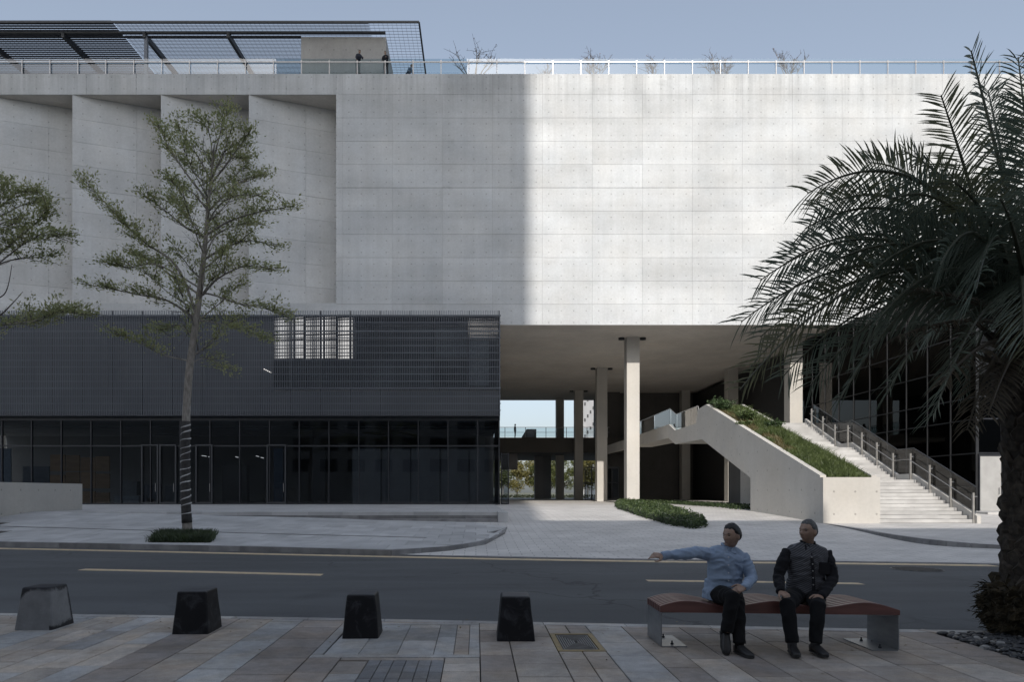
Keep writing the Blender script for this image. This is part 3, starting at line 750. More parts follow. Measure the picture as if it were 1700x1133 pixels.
# ---- low wall of the ramp, lower left
B = MB(); B.box(-19.95, -19.6, 23.0, 34.0, -.2, 2.02); lw = B.build('ramp_wall', M['wallY']); tag(lw, 'low concrete ramp wall at the lower left before the glazed ground floor', 'wall')

# ---- bridge deck between the two halves
br = thing('bridge_deck', 'dark concrete bridge deck crossing under the raised block behind the columns', 'bridge', (6, 83.2, 6.4))
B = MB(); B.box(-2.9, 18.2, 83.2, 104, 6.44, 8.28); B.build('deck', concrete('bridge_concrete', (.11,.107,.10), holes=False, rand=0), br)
B = MB(); B.box(-2.9, 16.3, 83.25, 83.29, 9.5, 9.56); B.build('top_rail', M['steel'], br)
B = MB(); B.box(-2.9, 16.3, 83.25, 83.27, 8.9, 8.94); B.build('mid_rail', M['steel'], br)
for k in range(9):
    B = MB(); X = 3.55 + (k-2)*2.5; B.box(X-.035, X+.035, 83.23, 83.3, 8.28, 9.5); B.build('post', M['steel'], br)
B = MB(); B.box(2.6, 16.0, 83.26, 83.265, 8.35, 9.46); B.build('pane', M['rail'], br)
for X, d in ((8.4,91),(9.7,93)):
    B = MB(); B.box(X-.55, X+.55, d, d+1.0, .6, 6.43); B.build('pier', M['inter'], br)
B = MB()
B.prism_x([(85,4.4),(92,6.43),(85,6.43)], 3.2, 5.2); B.build('stair_soffit', M['inter'], br)
pb = thing('bridge_planter', 'dark planter box on the bridge beside the standing man', 'planter', (6.5, 85, 8.28))
B = MB(); B.hexa([(5.6,84.6,8.28),(7.5,84.6,8.28),(7.5,85.8,8.28),(5.6,85.8,8.28),(6.3,84.6,9.45),(7.5,84.6,9.45),(7.5,85.8,9.45),(6.3,85.8,9.45)]); B.build('box', M['inter'], pb)
# glazed lobby under the bridge
gl = thing('glass_lobby', 'dark framed glass lobby under the bridge deck behind the second column', 'lobby', (13.3, 76, .7))
x0, x1 = 12.2, 16.0
B = MB(); B.box(x0, x1, 76.2, 76.3, 4.3, 4.45); B.box(x0, x1, 76.2, 76.3, 2.6, 2.7)
B.build('frame', M['frame'], gl)
for k in range(6):
    X = x0 + k*(x1-x0)/5; B = MB(); B.box(X-.05, X+.05, 76.31, 76.4, .6, 4.4); B.build('mullion', M['frame'], gl)
B = MB(); B.box(x0+.06, x1-.06, 76.44, 76.46, .7, 4.25); B.build('pane', M['store'], gl)

# ---- dark glass wing on the right, behind the palm
WF = mat('wing_frame_metal', (.022,.024,.028), (.016,.018,.021), 4, .5, metal=.2)
wg = thing('glass_wing', 'dark glazed wing with grid of mullions to the right of the outdoor stairs', 'building', (26.4, 36, .5))
WX, WD, WT = 26.4, 36.0, 13.6
B = MB(); B.box(WX+.35, 62, WD+.35, 84.1, .2, WT); B.build('wall', mat('wing_dark_wall', (.03,.03,.032)), wg)
B = MB(); B.box(WX+.3, 62, WD+.3, 49.9, WT, WT+.2); B.build('roof', M['inter'], wg)
dz = [.42, 1.9, 3.67, 5.48, 6.65, 8.4, 10.1, 11.8, WT]
ys = [WD + 1.95*k for k in range(12)]
for i, y in enumerate(ys):
    B = MB(); B.box(WX-.04, WX+.1, y-.03, y+.03, .4, WT); B.build('mullion', WF, wg)
for z in dz:
    B = MB(); B.box(WX-.02, WX+.08, WD+.04, 57.4, z-.03, z+.03); B.build('transom', WF, wg)
gw = glass('wing_glass', (.22,.22,.24), 1.45, refl=.55, wob=.05)
for i in range(11):
    for j in range(8):
        B = MB(); B.box(WX+.01, WX+.03, ys[i]+.037, ys[i+1]-.037, dz[j]+.037, dz[j+1]-.037); B.build('pane', gw, wg)
# its street front: pale door, window over it, mullions
fx = [26.4, 27.8, 29.2, 30.6, 32, 34]
for X in fx[1:]:
    B = MB(); B.box(X-.035, X+.035, WD-.04, WD+.1, .4, WT); B.build('mullion', M['frame'], wg)
for z in dz[2:]:
    B = MB(); B.box(WX+.11, 34, WD-.03, WD+.08, z-.035, z+.035); B.build('transom', M['frame'], wg)
for i in range(5):
    for j in range(2, 8):
        B = MB(); B.box(fx[i]+.045, fx[i+1]-.037, WD+.01, WD+.03, dz[j]+.037, dz[j+1]-.037); B.build('pane', gw, wg)
B = MB(); B.box(26.52, 27.62, WD-.1, WD-.02, .62, 3.5); dr = B.build('door', mat('pale_door', (.37,.37,.365), (.31,.31,.305), 2, .5), wg)
B = MB(); B.bar((27.5,WD-.14,1.5),(27.5,WD-.14,1.85),.03); B.build('handle', M['steel'], dr)
B = MB(); B.box(26.45, 26.515, WD-.12, WD, .62, 3.6); B.box(27.625, 27.72, WD-.12, WD, .62, 3.6); B.box(26.52, 27.62, WD-.12, WD, 3.505, 3.6); B.build('door_frame', M['frame'], wg)
B = MB(); B.box(27.86, 34, WD-.03, WD+.2, .4, 3.6); B.build('plinth_wall', M['inter'], wg)
B = MB(); B.box(25.2, 34, 33.6, WD-.13, .1, .62); B.build('door_step', M['step'], wg)

# ------------------------------------------------------------------ roof: canopy, stair head, railing
zc0, d0c, slope = ZA(36.5, 50.5), 50.5, .04
def zc(d): return zc0 + slope*(d-d0c)
xe = -4.2
ca = thing('roof_canopy', 'dark steel roof canopy of wire grid over the upper left roof terrace', 'canopy', (-24, 54, ZT))
B = MB()
d = d0c
while d < 62:
    B.bar((-46, d, zc(d)), (xe, d, zc(d)), .017); d += .36
x = xe
while x > -46:
    B.bar((x, d0c, zc(d0c)+.02), (x, 62, zc(62)+.02), .013); x -= .34
B.build('wire_grid', M['wire'], ca, kind='stuff')
B = MB(); d = d0c + .1
while d < 62:     # solar louvres over the left part
    B.bar((-46, d, zc(d)+.12), (-27, d+.0, zc(d)+.12), .17, .02); d += .27
B.build('louvre', M['wire'], ca, kind='stuff')
B = MB(); d = d0c + .15
while d < 62:
    B.bar((-26.9, d, zc(d)+.10), (-8, d, zc(d)+.10), .055, .015); d += .18
B.build('louvre', M['wire'], ca, kind='stuff')
B = MB(); B.bar((-46, d0c, zc(d0c)), (xe, d0c, zc(d0c)), .10, .14); B.build('edge_beam', M['metal'], ca)
B = MB(); B.bar((xe, d0c+.06, zc(d0c)), (xe, 62, zc(62)), .12, .14); B.build('edge_beam', M['metal'], ca)
for py, t in ((54.5,.20),(61.5,.13)):
    B = MB(); dd = 51.35 if py < 58 else 51.9; B.tube([(-46, dd, ZA(py,dd)), (XA(640 if py < 58 else 500,dd), dd, ZA(py,dd))], t*.6, 10); B.build('pipe_beam', M['metal'], ca)
for X in (-43.4,-37.2,-31,-24.9,-18.6):
    B = MB(); B.bar((X, 51.2, ZA(57,51.2)), (X+.1, 62, ZA(57,51.2)+.6), .22, .4); B.build('rafter', M['metal'], ca)
for px in (243,):
    B = MB(); B.box(XA(px,51.4)-.12, XA(px,51.4)+.12, 51.3, 51.5, ZT, ZA(62,51.4)); B.build('post', M['bars'], ca)
sh = thing('roof_stair_head', 'square concrete stair head standing on the roof under the canopy end', 'stair head', (-10, 51.5, ZT))
B = MB(); B.box(XA(500,51.5), XA(641,51.5), 51.5, 61.5, ZT-.05, ZA(61.5,51.5)); B.build('wall', concrete('stairhead_concrete', (.37,.37,.365), 'X', ox=-13, oz=.3), sh)
rr = thing('roof_railing', 'long glass and steel railing along the roof edge', 'railing', (0, 50.35, ZT))
B = MB(); B.box(-42, 46, 50.30, 50.35, ZA(103.5,50.3), ZA(101.8,50.3)); B.build('top_rail', M['steel'], rr)
B = MB(); B.box(-.03, .03, 50.28, 50.34, ZT, ZA(101.5,50.3)); B.box(-.055, .055, 50.27, 50.36, ZA(104.5,50.3), ZA(100.5,50.3))
post = None
for k in range(-1, 41):
    X = XA(36.9+46.35*k, 50.3)
    if post is None: post = B.build('post', M['steel'], rr); post.location.x += X; ORG[post].x += X
    else: dup(post, (X-ORG[post].x, 0, 0))
B = MB(); W_ = 2.045; B.box(-W_/2+.02, W_/2-.02, 50.40, 50.415, ZT+.03, ZA(97.5,50.4)); pn = None
for k in range(-1, 40):
    X = XA(36.9+46.35*(k+.5), 50.3)
    if pn is None: pn = B.build('pane', M['rail'], rr); pn.location.x += X; ORG[pn].x += X
    else: dup(pn, (X-ORG[pn].x, 0, 0))
# ------------------------------------------------------------------ outdoor stairs with sloping planter
SXA, SXB, SXC = 14.6, 17.0, 21.0
st = thing('outdoor_stairs', 'broad pale outdoor stairs with concrete cheek wall and sloping planter rising to the bridge', 'stairs', (17, 28.7, .3))
Z0 = .30
tl0 = (28.7, ZA(793,28.7)); tl1 = (43.3, ZA(672,43.3))       # crest of the cheek wall
under0 = (36.3, 2.37); under1 = (44.1, 5.03)
def crest(y): return tl0[1] + (tl1[1]-tl0[1])*(y-tl0[0])/(tl1[0]-tl0[0])
B = MB()   # left cheek wall with its hanging landing
poly = [(28.7+.26,0.0),(36.3,0.0),under0,under1,(50.0,5.13),(51.8,5.72),(83.19,5.95),(83.19,6.8),(51.7,6.75),(50.1,6.15),(45.3,6.16),(45.0,7.05),(43.3,tl1[1]),(28.7+.26,tl0[1]+.26*.339)]
n = len(poly)
B.prism_x([(y,z) for y,z in poly], SXA, SXA+.26); B.build('cheek_wall', M['wallY'], st)
B = MB(); B.box(SXA, SXB, 28.7, 28.955, 0.0, tl0[1]); B.build('planter_front', M['wallX'], st)
B = MB(); B.prism_x([(28.96,0.0),(43.3,0.0),(43.3,crest(43.3)),(28.96,crest(28.96))], SXB-.22, SXB); B.build('cheek_wall', M['wallY'], st)
soil = mat('planter_soil', (.085,.07,.048), (.06,.05,.034), 5, .95, .6, 30, .02)
B = MB(); B.prism_x([(28.957,1.2),(36.3,2.9),(44.1,5.3),(43.2,crest(43.2)-.18),(28.957,crest(28.957)-.14)], SXA+.262, SXB-.222); B.build('soil', soil, st)
# landing slab and the deck carrying on to the bridge
B = MB(); B.prism_x([(44.1,5.05),(50.0,5.15),(51.8,5.74),(66.0,5.97),(66.0,6.55),(51.9,6.5),(50.2,5.95),(44.1,5.9)], SXA+.262, 16.98); B.build('landing_slab', M['wallX'], st)
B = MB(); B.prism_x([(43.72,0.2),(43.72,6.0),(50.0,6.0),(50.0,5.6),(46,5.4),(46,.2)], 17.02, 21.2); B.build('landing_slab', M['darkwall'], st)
y, z = 28.75, Z0; rise = .1583
for i in range(36):
    z += rise; B = MB(); last = 1.25 if i in (11, 23) else 0
    B.box(SXB+.003, SXC-.003, y, y+.342+last+.02 if i < 35 else 43.7, z-rise+.011, z); B.build('step', M['step'], st)
    y += .342 + last
# right stringer, posts, glass and handrail
def sz(y):    # walking line of the flight
    if y < 28.75: return Z0
    f = [(28.75,Z0),(28.75+12*.342,Z0+12*rise),(28.75+12*.342+1.25,Z0+12*rise),(28.75+24*.342+1.25,Z0+24*rise),(28.75+24*.342+2.5,Z0+24*rise),(43.6,Z0+36*rise)]
    return float(np.interp(y, [a for a,_ in f], [c for _,c in f]))
B = MB(); ks = [28.6,28.75+12*.342,28.75+12*.342+1.25,28.75+24*.342+1.25,28.75+24*.342+2.5,43.6]
poly = [(28.6,0.1)] + [(y_, sz(y_)+.30) for y_ in ks] + [(43.6,3.0)]
B.prism_x(poly, SXC, SXC+.16); B.build('stringer_wall', M['wallX'], st)
py_ = [28.75+1.385*k for k in range(11)]
wood = mat('weathered_post', (.25,.245,.235), (.17,.165,.155), 5, .6)
for y_ in py_:
    B = MB(); B.box(SXC-.09, SXC-.02, y_-.035, y_+.035, sz(y_)-.02, sz(y_)+1.28); pp = B.build('railing_post', wood, st)
    B = MB(); B.bar((SXC-.02,y_,sz(y_)+1.12),(SXC+.10,y_,sz(y_)+1.12),.05); B.build('bracket', M['steel'], pp)
for a, c in zip(py_, py_[1:]):
    B = MB(); B.hexa([(SXC+.06,a+.02,sz(a)+.31),(SXC+.08,a+.02,sz(a)+.31),(SXC+.08,c-.02,sz(c)+.31),(SXC+.06,c-.02,sz(c)+.31),(SXC+.06,a+.02,sz(a)+1.5),(SXC+.08,a+.02,sz(a)+1.5),(SXC+.08,c-.02,sz(c)+1.5),(SXC+.06,c-.02,sz(c)+1.5)])
    B.build('pane', M['store'], st)
B = MB(); B.tube([(SXC-.16, y_, sz(y_)+.98) for y_ in [28.75]+ks[1:-1]+[py_[-1]]], .02, 8); B.build('handrail', M['steel'], st)
B = MB(); B.tube([(SXC+.07, y_, sz(y_)+1.53) for y_ in [28.75]+ks[1:-1]+[py_[-1]]], .025, 8); B.build('glass_cap_rail', M['metal'], st)
# glass balustrade of the landing and the crossing
for (ya, za, yb, zb) in ((45.35,6.17,50.1,6.16),(50.15,6.17,51.7,6.77),(51.75,6.77,56.4,6.78),(56.45,6.78,61.2,6.79),(61.25,6.79,65.9,6.8)):
    B = MB(); h = 1.15
    B.hexa([(SXA+.1,ya,za),(SXA+.12,ya,za),(SXA+.12,yb,zb),(SXA+.1,yb,zb),(SXA+.1,ya,za+h),(SXA+.12,ya,za+h),(SXA+.12,yb,zb+h),(SXA+.1,yb,zb+h)]); B.build('pane', M['rail'], st)
    B = MB(); B.bar((SXA+.11,ya,za+h+.02),(SXA+.11,yb,zb+h+.02),.04); B.build('cap_rail', M['steel'], st)
    B = MB(); B.box(SXA+.16,SXA+.2,ya,ya+.04,za-.1,za+h); B.build('railing_post', M['steel'], st)

# ------------------------------------------------------------------ foliage helpers
def leaf_cloud(name, cen, dirs, size, m, parent=None, kind=None, wid=.45, fold=.25, nrm=None):
    """rhombic leaves: centre, pointing direction, length"""
    cen = np.asarray(cen, float); d = np.asarray(dirs, float); n = len(cen)
    d /= np.linalg.norm(d, axis=1, keepdims=True) + 1e-9
    if nrm is None: nrm = rng.normal(size=(n,3))
    s = np.cross(d, nrm); s /= np.linalg.norm(s, axis=1, keepdims=True) + 1e-9
    up = np.cross(s, d); L = np.asarray(size, float).reshape(-1,1) * np.ones((n,1))
    a = cen - d*L*.5; t = cen + d*L*.5; mid = cen - d*L*.05
    l = mid + s*L*wid*.5 + up*L*fold*.3; r = mid - s*L*wid*.5 + up*L*fold*.3
    v = np.stack([a, l, t, r], 1).reshape(-1,3)
    f = np.arange(4*n).reshape(-1,4); tri = np.concatenate([f[:,[0,1,2]], f[:,[0,2,3]]]).tolist()
    c = np.array([(v[:,0].min()+v[:,0].max())/2, (v[:,1].min()+v[:,1].max())/2, v[:,2].min()])
    me = bpy.data.meshes.new(name); me.from_pydata((v-c).tolist(), [], tri); me.update()
    return put(name, me, m, c, parent, kind)
def blade_cloud(name, base, tip_off, w, m, parent=None, kind=None):
    """grass blades: base point, offset of the tip, width"""
    b0 = np.asarray(base, float); o = np.asarray(tip_off, float); n = len(b0)
    s = np.cross(o, rng.normal(size=(n,3))); s /= np.linalg.norm(s, axis=1, keepdims=True)+1e-9; s *= w
    mid = b0 + o*.55 + np.array([0,0,.08])*np.linalg.norm(o, axis=1, keepdims=True)
    v = np.stack([b0-s, b0+s, mid+s*.7, mid-s*.7, b0+o], 1).reshape(-1,3)
    q = np.arange(5*n).reshape(-1,5)
    f = q[:,[0,1,2,3]].tolist() + q[:,[3,2,4]].tolist()
    c = np.array([(v[:,0].min()+v[:,0].max())/2, (v[:,1].min()+v[:,1].max())/2, v[:,2].min()])
    me = bpy.data.meshes.new(name); me.from_pydata((v-c).tolist(), [], f); me.update()
    return put(name, me, m, c, parent, kind)
def in_poly(x, y, poly):
    r = False; n = len(poly)
    for i in range(n):
        x1,y1 = poly[i]; x2,y2 = poly[(i+1)%n]
        if (y1 > y) != (y2 > y) and x < (x2-x1)*(y-y1)/(y2-y1)+x1: r = not r
    return r
def sample_poly(poly, n):
    xs = [p[0] for p in poly]; ys = [p[1] for p in poly]; out = []
    while len(out) < n:
        x, y = random.uniform(min(xs),max(xs)), random.uniform(min(ys),max(ys))
        if in_poly(x, y, poly): out.append((x,y))
    return out
LM = dict(
 hedge=leafmat('hedge_leaf', (.055,.085,.028), (.03,.052,.02)), hedge2=leafmat('hedge_leaf_light', (.10,.14,.045), (.06,.09,.03)),
 grass=leafmat('grass_blade', (.05,.075,.03), (.028,.045,.02)), slope=leafmat('slope_grass', (.105,.14,.045), (.06,.085,.028)), slopedry=leafmat('dry_grass', (.16,.135,.06), (.10,.09,.035)),
 shrub=leafmat('shrub_leaf', (.06,.10,.035), (.035,.065,.022)),
 tree=leafmat('street_tree_leaf', (.36,.38,.19), (.25,.28,.13), trans=.5), treel=leafmat('young_leaf', (.38,.36,.18), (.28,.28,.13), trans=.5),
 far1=leafmat('far_leaf', (.11,.12,.035), (.06,.08,.025)), far2=leafmat('far_leaf_yellow', (.18,.155,.045), (.10,.10,.03)),
 palm=leafmat('palm_leaflet', (.17,.20,.15), (.105,.135,.10), rough=.42, trans=.35), palm2=leafmat('palm_leaflet_olive', (.22,.225,.13), (.13,.14,.085), rough=.45, trans=.35), palmdry=leafmat('dry_palm_leaflet', (.12,.095,.06), (.07,.055,.035), trans=.1),
 bark=mat('tree_bark', (.31,.29,.265), (.17,.155,.14), 14, .9, .8, 40, .01, stretch=(1,1,.35)),
 twig=mat('twig_bark', (.10,.085,.075), (.06,.05,.045), 14, .9),
 wrap=mat('trunk_wrap', (.045,.043,.043), (.025,.024,.024), 12, .85, .6, 40), band=mat('white_band', (.48,.48,.48), (.30,.30,.30), 9, .7),
 ptrunk=mat('palm_trunk', (.045,.036,.028), (.02,.016,.013), 16, .95, .8, 40, .01), pbase=mat('palm_leaf_base', (.075,.06,.045), (.032,.026,.02), 20, .9, .7, 50, .008, rand=.25), proot=mat('palm_root_moss', (.05,.036,.016), (.022,.018,.01), 12, .95, .8, 35, .02), rachis=mat('palm_rachis', (.10,.105,.065), (.06,.065,.04), 8, .5),
)
# oval hedge bed in the driveway
hp = [(1022,841),(1036,836),(1062,839),(1120,851),(1166,868),(1171,876),(1150,879),(1110,873),(1060,858),(1026,846)]
hw = [GD(*p) for p in hp]; poly = [(p.x,p.y) for p in hw]
cx_ = sum(p[0] for p in poly)/len(poly); cy_ = sum(p[1] for p in poly)/len(poly)
hb = thing('hedge_bed', 'low clipped green hedge bed tapering across the sunlit driveway', 'hedge', (cx_, cy_, drive_z(cy_)))
B = MB(); B.prism_z([(cx_+(x-cx_)*.94, cy_+(y-cy_)*.94) for x,y in poly], 0.05, .42); 
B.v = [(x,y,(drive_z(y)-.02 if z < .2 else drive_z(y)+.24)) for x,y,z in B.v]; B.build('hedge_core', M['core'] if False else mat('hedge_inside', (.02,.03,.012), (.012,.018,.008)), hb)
pts = sample_poly(poly, 9000); c = [(x, y, drive_z(y)+abs(random.gauss(.27,.07)) if random.random() < .72 else drive_z(y)+random.uniform(0,.3)) for x,y in pts]
d = rng.normal(size=(len(c),3)); d[:,2] = np.abs(d[:,2])+.35
leaf_cloud('hedge_leaves', c[:6000], d[:6000], rng.uniform(.09,.17,6000), LM['hedge'], hb, 'stuff'); leaf_cloud('hedge_leaves', c[6000:], d[6000:], rng.uniform(.09,.16,3000), LM['hedge2'], hb, 'stuff')
ed = []
for i in range(len(poly)):
    a, q = poly[i], poly[(i+1)%len(poly)]
    for k in range(160): t = random.random(); ed.append((a[0]+(q[0]-a[0])*t+random.gauss(0,.05), a[1]+(q[1]-a[1])*t+random.gauss(0,.05)))
c = [(x,y,drive_z(y)+random.uniform(.02,.3)) for x,y in ed]; d = rng.normal(size=(len(c),3)); d[:,2] = np.abs(d[:,2])
leaf_cloud('hedge_leaves', c, d, rng.uniform(.09,.16,len(c)), LM['hedge'], hb, 'stuff')
# groundcover strip along the foot of the stairs, in the shade
poly = [(14.2,37.5),(15.6,37.5),(16.8,60),(14.9,60)]
pts = sample_poly(poly, 3500); c = [(x,y,drive_z(y)+random.uniform(.02,.26)) for x,y in pts]; d = rng.normal(size=(len(c),3)); d[:,2] = np.abs(d[:,2])+.3
gc = leaf_cloud('groundcover', c, d, rng.uniform(.1,.2,len(c)), LM['hedge'], None, 'stuff'); tag(gc, 'dark groundcover strip under the hanging stair landing', 'groundcover', kind='stuff')
# planting on the slope
bx, by = SXA+.27, SXB-.23
n = 16000; x = rng.uniform(bx, by, n); y = rng.uniform(28.98, 43.2, n); z = np.array([crest(v) for v in y])-.16
dens = np.array([noise.noise(V3((a*1.1, b_*.8, 3))) for a, b_ in zip(x, y)])
dry = (x < bx+.75+.5*dens) & (dens > -.25) & (y > 33)
keep = ~dry | (rng.random(n) < .45)
x, y, z, dens, dry = x[keep], y[keep], z[keep], dens[keep], dry[keep]; n = len(x)
hgt = rng.uniform(.14,.34,n)*(1+.5*dens)*np.where(dry,.65,1)
off = np.stack([rng.normal(0,.45,n)*hgt, rng.normal(-.1,.45,n)*hgt, hgt], 1); base = np.stack([x,y,z],1)
sg = blade_cloud('slope_grass', base[~dry], off[~dry], .014, LM['slope']); tag(sg, 'green grass covering the sloping planter beside the stairs', 'grass', kind='stuff')
sg2 = blade_cloud('dry_slope_grass', base[dry], off[dry], .014, LM['slopedry']); tag(sg2, 'dry brown grass along the left rim of the sloping planter', 'grass', kind='stuff')
def shrub(c, r, h, n, m, label, name='planter_shrub', group=None, zoff=0.0):
    t = thing(name, label, 'shrub', c, group)
    cs = []; ds = []; B = MB()
    for k in range(9):
        a = random.uniform(0,2*math.pi); q = V3(c)+V3((math.cos(a)*r*.7, math.sin(a)*r*.7, h*random.uniform(.6,1)))
        B.tube([c, V3(c).lerp(q,.5)+V3((0,0,h*.1)), q], [.02,.013,.006], 5)
        for j in range(n//9):
            t_ = random.uniform(.25,1.05); p = V3(c).lerp(q, t_) + V3((random.gauss(0,r*.22), random.gauss(0,r*.22), random.gauss(0,h*.12)))
            cs.append(p); ds.append(V3((random.gauss(0,1), random.gauss(0,1), random.gauss(.4,.6))))
    B.build('stem', LM['twig'], t); leaf_cloud('foliage', cs, ds, rng.uniform(.10,.2,len(cs)), m, t); return t
lbls = ['dark leafy shrub in the shade at the top of the sloping planter', 'bright green shrub near the top of the sloping planter', 'low green shrub beside the sunlit column above the sloping planter', 'pale green tuft of leaves trailing over the planter rim near its top']
for (xx, yy, r, h, nn, mm), lb in zip(((15.3,42.2,.8,.75,900,LM['shrub']),(15.7,39.4,.75,.65,1000,LM['hedge2']),(16.4,37.6,.5,.5,600,LM['shrub']),(15.0,38.2,.45,.3,500,LM['slope'])), lbls):
    shrub(V3((xx,yy,crest(yy)-.18)), r, h, nn, mm, lb, group='shrubs in the sloping planter')
# tree-pit grass
n = 5200; xy_ = np.array(sample_poly(pit_q, n)); x, y = xy_[:,0]+rng.normal(0,.05,n), xy_[:,1]
z = np.array([fl_z(a,b_) for a,b_ in zip(x,y)]); hgt = rng.uniform(.10,.27,n)
pg = blade_cloud('tree_pit_grass', np.stack([x,y,z],1), np.stack([rng.normal(0,.5,n)*hgt, rng.normal(0,.5,n)*hgt, hgt],1), .011, LM['grass']); tag(pg, 'dark tufted grass around the foot of the wrapped street tree', 'grass', kind='stuff')
B = MB(); B.add([(a,c_,fl_z(a,c_)+.008) for a,c_ in pit_q],[(0,1,2,3)]); B.build('tree_pit', soil, fp)

# ------------------------------------------------------------------ street trees with layered sprays
def spl(pts, k=6):
    out = []; n = len(pts)
    for i in range(n-1):
        p0 = pts[max(0,i-1)]; p1 = pts[i]; p2 = pts[i+1]; p3 = pts[min(n-1,i+2)]
        for j in range(k):
            t = j/k; out.append(.5*((2*p1)+(p2-p0)*t+(2*p0-5*p1+4*p2-p3)*t*t+(3*p1-p0-3*p2+p3)*t**3))
    out.append(pts[-1]); return out
def street_tree(name, label, D, trunk, rads, branches, fill=True, leaf=1.0, seed=3, wrap=None):
    random.seed(seed)
    tp = [P(px,py,D) for px,py in trunk]
    t = thing(name, label, 'tree', tp[0])
    tr = spl(tp, 6); rr_ = np.interp(np.linspace(0,1,len(tr)), np.linspace(0,1,len(rads)), rads)
    B = MB(); B.tube(tr, list(rr_), 10); trk = B.build('trunk', LM['bark'], t, smooth=True)
    br_, tw_ = MB(), MB(); cs, ds, ns, cs2, ds2, ns2 = [], [], [], [], [], []
    def spray(p0, dirv, L, dens=1.0):
        # a twig with flattened leaf layer
        k = 5; p = V3(p0); pts = [p.copy()]; dv = V3(dirv).normalized()
        for i in range(k):
            dv = (dv + V3((random.gauss(0,.16),random.gauss(0,.16),random.gauss(.04,.10)))).normalized(); p = p + dv*(L/k); pts.append(p.copy())
        tw_.tube(pts, [.014,.011,.009,.007,.005,.004], 4, cap=False)
        for i in range(1, k+1):
            for q in range(int((8+random.random()*7)*dens)):
                f = random.random(); b_ = pts[i-1].lerp(pts[i], f)
                side = V3((-dv.y, dv.x, 0)); 
                o = side*random.gauss(0,.19) + V3((random.gauss(0,.10),random.gauss(0,.10),random.gauss(.03,.06)))
                dd = (dv*.6 + side*(1.2 if o.dot(side) > 0 else -1.2)*random.random() + V3((random.gauss(0,.35),random.gauss(0,.35),random.gauss(.15,.35))))
                lst = (cs2,ds2,ns2) if random.random() < .22 else (cs,ds,ns)
                lst[0].append(b_+o); lst[1].append(dd); lst[2].append((random.gauss(0,.6),random.gauss(0,.6)-.2,1.0))
    def branch(pts3, r0, bare=.38, dens=1.0):
        c = spl(pts3, 7); n = len(c)
        br_.tube(c, [max(.008, r0*(1-.9*i/(n-1))) for i in range(n)], 6, cap=False)
        L = sum((c[i+1]-c[i]).length for i in range(n-1))
        m_ = int(L*4.6)
        for s in range(m_):
            f = bare + (1-bare)*(s+random.random())/m_; i = min(n-2, int(f*(n-1))); p = c[i].lerp(c[i+1], f*(n-1)-i); tg = (c[i+1]-c[i]).normalized()
            a = random.uniform(0, 2*math.pi); hd = V3((math.cos(a), math.sin(a)*.8, random.gauss(.12,.2)))
            spray(p, tg*.85+hd, random.uniform(.45,1.15)*(1.1-.5*f), dens)
        spray(c[-1], (c[-1]-c[-2]), .5, dens)
        if bare > .2:   # a few bare twigs on the inner part
            for s in range(3):
                f = random.uniform(.1,bare); i = int(f*(n-1)); tg = (c[i+1]-c[i]).normalized(); q = c[i]
                dv = (tg + V3((random.gauss(0,.5),random.gauss(0,.5),random.gauss(.2,.5)))).normalized(); tw_.tube([q, q+dv*.35, q+dv*.7+V3((0,0,.12))], [.01,.007,.004], 4, cap=False)
    for pts, dy, r0 in branches:
        n = len(pts); p3 = []
        for i, (px,py) in enumerate(pts):
            f = (i/(n-1))**1.2; p3.append(P(px,py,D+dy*f))
        branch(p3, r0)
    if fill:
        for i in range(fill):
            f = .40 + .56*i/fill; k = min(len(tr)-2, int(f*(len(tr)-1))); p = tr[k]
            a = i*2.4 + random.uniform(-.5,.5); L = random.uniform(1.2,2.3)*(1.15-.55*f)
            if math.cos(a) < -.6 and .6 < f < .75: continue
            dv = V3((math.cos(a)*.9, math.sin(a), random.uniform(.45,1.0)))
            branch([p, p+dv*L*.45, p+dv*L*.9+V3((0,0,.12*L))], .03, .3, .9)
    br_.build('branch', LM['bark'], t, smooth=True, kind='stuff'); tw_.build('twig', LM['twig'], t, kind='stuff')
    leaf_cloud('crown', cs, ds, rng.uniform(.06,.14,len(cs))*leaf, LM['tree'], t, 'stuff', wid=.5, nrm=np.array(ns))
    leaf_cloud('crown', cs2, ds2, rng.uniform(.05,.12,len(cs2))*leaf, LM['treel'], t, 'stuff', wid=.5, nrm=np.array(ns2))
    return t, tr, rr_
